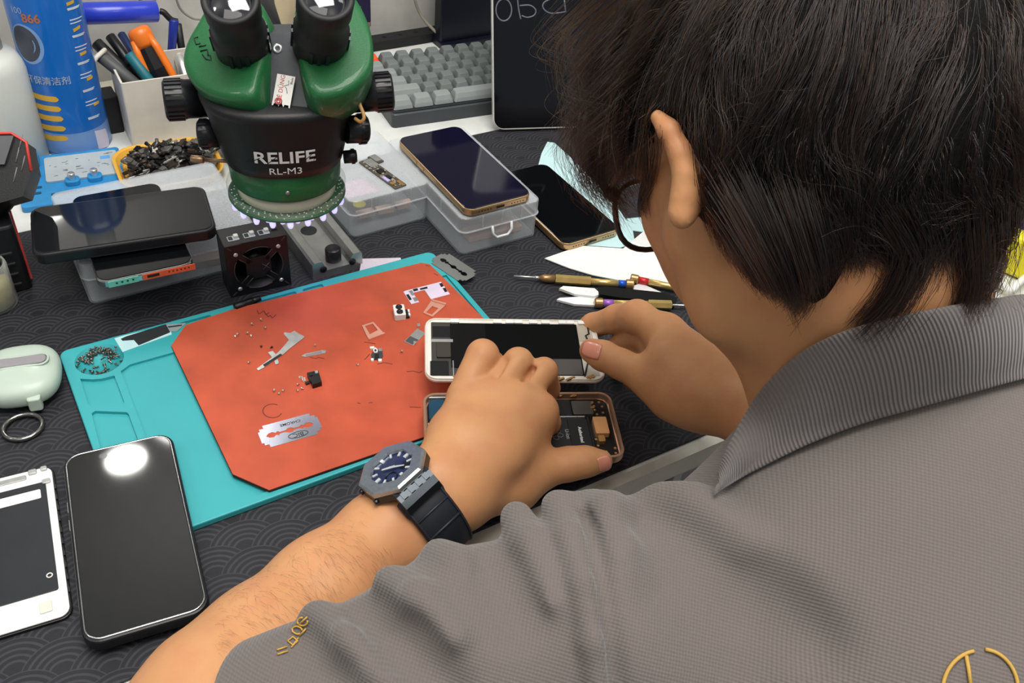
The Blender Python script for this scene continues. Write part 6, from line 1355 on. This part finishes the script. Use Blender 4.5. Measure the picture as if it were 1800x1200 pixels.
# keyboard
kb0 = P(690, 226, 0); kb = thing('keyboard', 'compact grey mechanical keyboard with an orange corner key', 'keyboard', (kb0[0], kb0[1], 0), math.radians(-6.2))
M_kb = mat('keyboard_case', '#3a3f42', .45); M_key = mat('key_grey', '#6d7473', .55, var=.05); M_keyl = mat('key_light', '#8b9190', .55, var=.05); M_keyo = mat('key_orange', '#f2562c', .5)
mb = MB(); mb.rings([[(x+160, y+63, z+(y+63)*.06*(1 if z > 3 else 0)) for x, y in rrect(320-2*i, 126-2*i, 5, 5)] for i, z in ((0, 0), (0, 15), (1, 16))]); mb.build('case', M_kb, kb)
mb = MB(); mb.rings([[(x+160, y+63, z+(y+63)*.06) for x, y in rrect(316, 121, 3, 4)] for z in (16.2, 17)]); mb.build('plate', mat('keyboard_plate', '#22262a', .5), kb)
kproto = {}
def key(x, y, w_, m):
    k_ = (w_, m.name)
    if k_ not in kproto:
        mb = MB(); mb.rings([[(px_, py_+o_, z) for px_, py_ in rrect(w_-2*i, 17.6-2*i2, 2.2, 3)] for i, i2, o_, z in ((0, 0, 0, 0), (1.0, 1.0, .2, 4), (2.6, 3, .8, 8.6), (3.2, 3.6, .9, 9.2))]); o = mb.build('key', m, kb); kproto[k_] = o
    else: o = kproto[k_].copy(); C.objects.link(o); o.parent = kb
    o.location = (x*.001, y*.001, (17.6+y*.06)*.001); o.rotation_euler = (.06, 0, 0)
U = 19.05
rows_ = [(112, [1]*9, 0), (93, [1]*9, 0), (74, [1.5]+[1]*8, 0), (55, [1.75]+[1]*8, 0), (36, [2.25]+[1]*7, 0), (15, [1.25]*3+[6.25], 0)]
for ri, (yy, ws_, _) in enumerate(rows_):
    xx = 3.5
    for ki, w_ in enumerate(ws_):
        key(xx+w_*U/2, yy, round(w_*U-1.0, 2), M_keyo if (ri == 0 and ki == 0) else (M_keyl if (ki == 0 or ri == 5) else M_key)); xx += w_*U
# tablet leaning back on its stand
tq = P(868, 236, MZ); tyaw = math.radians(-19); lean = math.radians(22)
tb = thing('tablet', 'white-edged tablet with black screen standing beside the keyboard', 'tablet', (tq[0], tq[1]+1, MZ), tyaw)
TW, TH_ = 176, 248
def TF(p): y, z = p[2], p[1]; return (p[0], -y*math.cos(lean)+z*math.sin(lean)+3, y*math.sin(lean)+z*math.cos(lean)+.5+2.5)
tr4 = lambda w, d, r: [(x+TW/2, y+TH_/2) for x, y in rrect(w, d, r, 8)]
MB().rings([[TF((x, y, z)) for x, y in tr4(TW-2*i, TH_-2*i, 13-i)] for i, z in ((.8, -6), (0, -5.2), (0, -.5), (.5, 0))]).build('white_shell', mat('tablet_edge', '#cfd0c8', .3, .3), tb)
scn = MB(); scn.rings([[TF((x, y, z)) for x, y in tr4(TW-2*i, TH_-2*i, 12-i)] for i, z in ((1.6, -.1), (1.6, .25), (1.9, .35))]); scn = scn.build('screen', mat('tablet_glass', '#05060c', .06, spec=.6, var=.01), tb)
MB().rings([[(30, 13, 0), (140, 13, 0), (140, 34, 0), (30, 34, 0)], [(60, 30, 50), (110, 30, 50), (110, 34, 50), (60, 34, 50)]]).build('stand', M_dark, tb)
nT = np.array(rot(np.array((0, -math.cos(lean), math.sin(lean))), tyaw)); tp0 = np.array((tq[0], tq[1]+1, MZ))+rot(np.array(TF((0, 0, .6))), tyaw)
def TS(x, y): d = ray(x, y); p = CO+d*(((tp0-CO) @ nT)/(d @ nT)); return rot(p-np.array((tq[0], tq[1]+1, MZ)), -tyaw)
TZ = lambda pts: [TS(850+x/8.571, y/8.571) for x, y in pts]
M_refl_t = mat('reflected_text', '#555560', .4, emit='#5d5f68', estr=.35)  # reflected letters painted on the dark glass as faintly glowing strokes
tt = MB().tube(TZ([(305+118*math.cos(k), 150+165*math.sin(k)) for k in np.linspace(0, 6.28, 30)[:-1]]), .75, 6, closed=True)
tt.tube(TZ(catm([np.array(q) for q in ((512, -20), (525, 120), (560, 290))], 4)), .75, 6).tube(TZ(catm([np.array(q) for q in ((545, 85), (700, 80), (785, 150), (760, 230), (660, 262), (575, 235))], 5)), .75, 6)
tt.tube(TZ(catm([np.array(q) for q in ((1000, -10), (920, 30), (890, 90), (930, 160), (1020, 200), (1160, 190), (1235, 175))], 5)), .75, 6).tube(TZ([(1215, -20), (1225, 80), (1238, 185)]), .75, 6)
tt.build('reflected_lettering', M_refl_t, scn)
# partition panel, cable strip, cable, dark units, boxes
M_panel = mat('panel_beige', '#b9b7b1', .7, bump=.06)
pnl = struct('wall_desk_panel', MB().box((300, 1075, 140), (1500, 18, 280)), M_panel)
ps = P(660, 92, 0); pe = P(786, 64, 0); ps_ = thing('cable_strip', 'black perforated cable strip along the foot of the beige panel', 'cable strip', ((ps[0]+pe[0])/2, 1048, 0))
MB().rbox((0, 0, 0), (150, 22, 12), r=2, b=.6).build('strip', M_sblack, ps_); hl2 = MB()
for k in range(6): hl2.lathe([(.1, 0), (3.2, 0)], (-58+k*22, 0, 12.1), n=14, cap0=False, cap1=False)
hl2.build('hole', mat('hole_black', '#030303', .9), ps_)
cbt = MB().tube(catm([D(728, -30, 1160), D(730, 2, 1175), D(742, 30, 1190), D(765, 55, 1200), D(792, 78, 1206)], 6), 1.9, 8); tag(cbt.build('grey_cable', mat('cable_grey', '#8b867a', .5)), 'grey cable hanging down the beige panel', 'cable')
n0 = P(780, 92, 0); nv = thing('monitor_stand', 'dark navy upright unit between the beige panel and the tablet', 'monitor stand', (n0[0]+46, 1022, 0)); MB().rbox((0, 0, 0), (92, 34, 8), r=4, b=1).build('foot', mat('navy_black', '#0c0f1e', .4), nv); MB().rbox((0, 4, 8), (90, 20, 240), r=3, b=1).build('column', mat('navy_black', '#0c0f1e', .4), nv)
k0 = P(660, 140, 0); kbx = thing('black_box', 'black box with a grey mark behind the right focus knob of the microscope', 'box', (k0[0]-32, k0[1]+40, 0), math.radians(-3)); MB().rbox((0, 0, 0), (64, 60, 62), r=3, b=1).build('carton', M_sblack, kbx)
em_ = MB().tube([(22+5*math.cos(k), -30.3, 42+5*math.sin(k)) for k in np.linspace(0.6, 5.6, 16)], .7, 5).tube([(18, -30.3, 37), (27, -30.3, 46)], .7, 5); em_.build('grey_mark', mat('mark_grey', '#77777c', .5), kbx)
kb2 = thing('purple_box', 'dark purple box with white letters stacked on the black box', 'box', (k0[0]-32, k0[1]+40, 62.2), math.radians(-3)); MB().rbox((0, 0, 5), (66, 62, 30), r=2, b=.8).build('carton', mat('carton_purple', '#231d3d', .45), kb2); MB().rbox((0, 0, 0), (66, 62, 5), r=2, b=.4).build('carton_edge', mat('carton_tan', '#7b6658', .6), kb2)
MB().text('II', 12, lambda v: (18+v[0], -31.3, 20+v[1]), bold=.4).build('white_letters', M_print, kb2)
# note sheet and loose wire behind the eyepieces
sq = [D(456, -20, 1150), D(524, -20, 1150), D(524, 56, 1150), D(452, 60, 1150)]
pp_ = P(488, 70, 0); nt2 = thing('paper_note', 'cream paper sheet with pen lines seen between the eyepieces', 'paper', (pp_[0], 1058, 0)); MB().box((0, 2, 70), (110, 1.2, 140)).build('sheet', mat('paper_cream', '#cdbd9c', .7, var=.12, vscale=30), nt2)
lnm = MB().tube([(-22, 1, 30), (-22, 1, 120), (-24, 1, 120)], .5, 5).tube([(-18, 1, 30), (-18, 1, 112), (-30, 1, 116)], .5, 5); lnm.build('pen_line', mat('pen_grey', '#6b6255', .6), nt2)
wr_ = MB().tube(catm([D(230, -20, 1002), D(252, 4, 1017), D(272, 0, 1022), D(262, -16, 1013)], 6), 1.6, 8).tube(catm([D(306, -20, 1025), D(316, 14, 1041), D(338, 32, 1054), D(360, 34, 1060)], 6), 1.3, 8); tag(wr_.build('grey_wire', mat('wire_grey', '#7d7c78', .4)), 'looping grey wires in front of the panel above the blue roller', 'wire')
lg = thing('white_ledge', 'white ledge strip along the panel behind the blue roller', 'ledge', (170, 1040, 0)); MB().rbox((0, 0, 0), (330, 40, 6), r=2, b=.6).build('board', mat('ledge_white', '#cfcab9', .5), lg)
bk_ = thing('black_block', 'small black block between the spray can and the cream tool box', 'block', (P(200, 235, 0)[0], 962, 0)); MB().rbox((0, 0, 0), (22, 26, 40), r=2, b=.6).build('block', M_sblack, bk_)
# right edge of the desk, behind the sitter's neck
cs_ = P(1775, 470, 0); M_navy = mat('pouch_navy', '#1e2a66', .5); M_yell = mat('pouch_yellow', '#e2d52a', .5)
pc_ = thing('navy_pouch', 'navy pouch with a yellow stripe on the desk right of the neck', 'pouch', (cs_[0]+30, cs_[1]+10, 0), math.radians(20)); MB().rbox((0, 0, 0), (90, 60, 40), r=10, b=6, smooth=True).build('pouch', M_navy, pc_); MB().rbox((-40, -8, 2), (22, 50, 40), r=6, b=4).build('yellow_stripe', M_yell, pc_)
wc = MB().tube(catm([P(1725, 500, 4), P(1752, 492, 6), P(1775, 510, 10), P(1790, 498, 14), P(1815, 480, 8), P(1860, 470, 4)], 6), 3.4, 10); tag(wc.build('white_cable', mat('cable_white', '#e4e4de', .45)), 'white cable lying beside the navy pouch', 'cable')
lp_ = P(1830, 330, 0); lt = thing('silver_device', 'silver flat device lying on the desk behind the head', 'device', (lp_[0]+20, lp_[1]+40, 0), math.radians(12)); MB().rbox((0, 0, 0), (150, 240, 22), r=8, b=2).build('shell', mat('silver_shell', '#9fa1a0', .3, .7), lt); MB().rbox((0, 30, 22), (120, 60, 3), r=4, b=.8).build('dark_panel', M_dark, lt); MB().rbox((0, -70, 22), (110, 30, 6), r=4, b=1).build('pale_strip', M_whitep, lt)
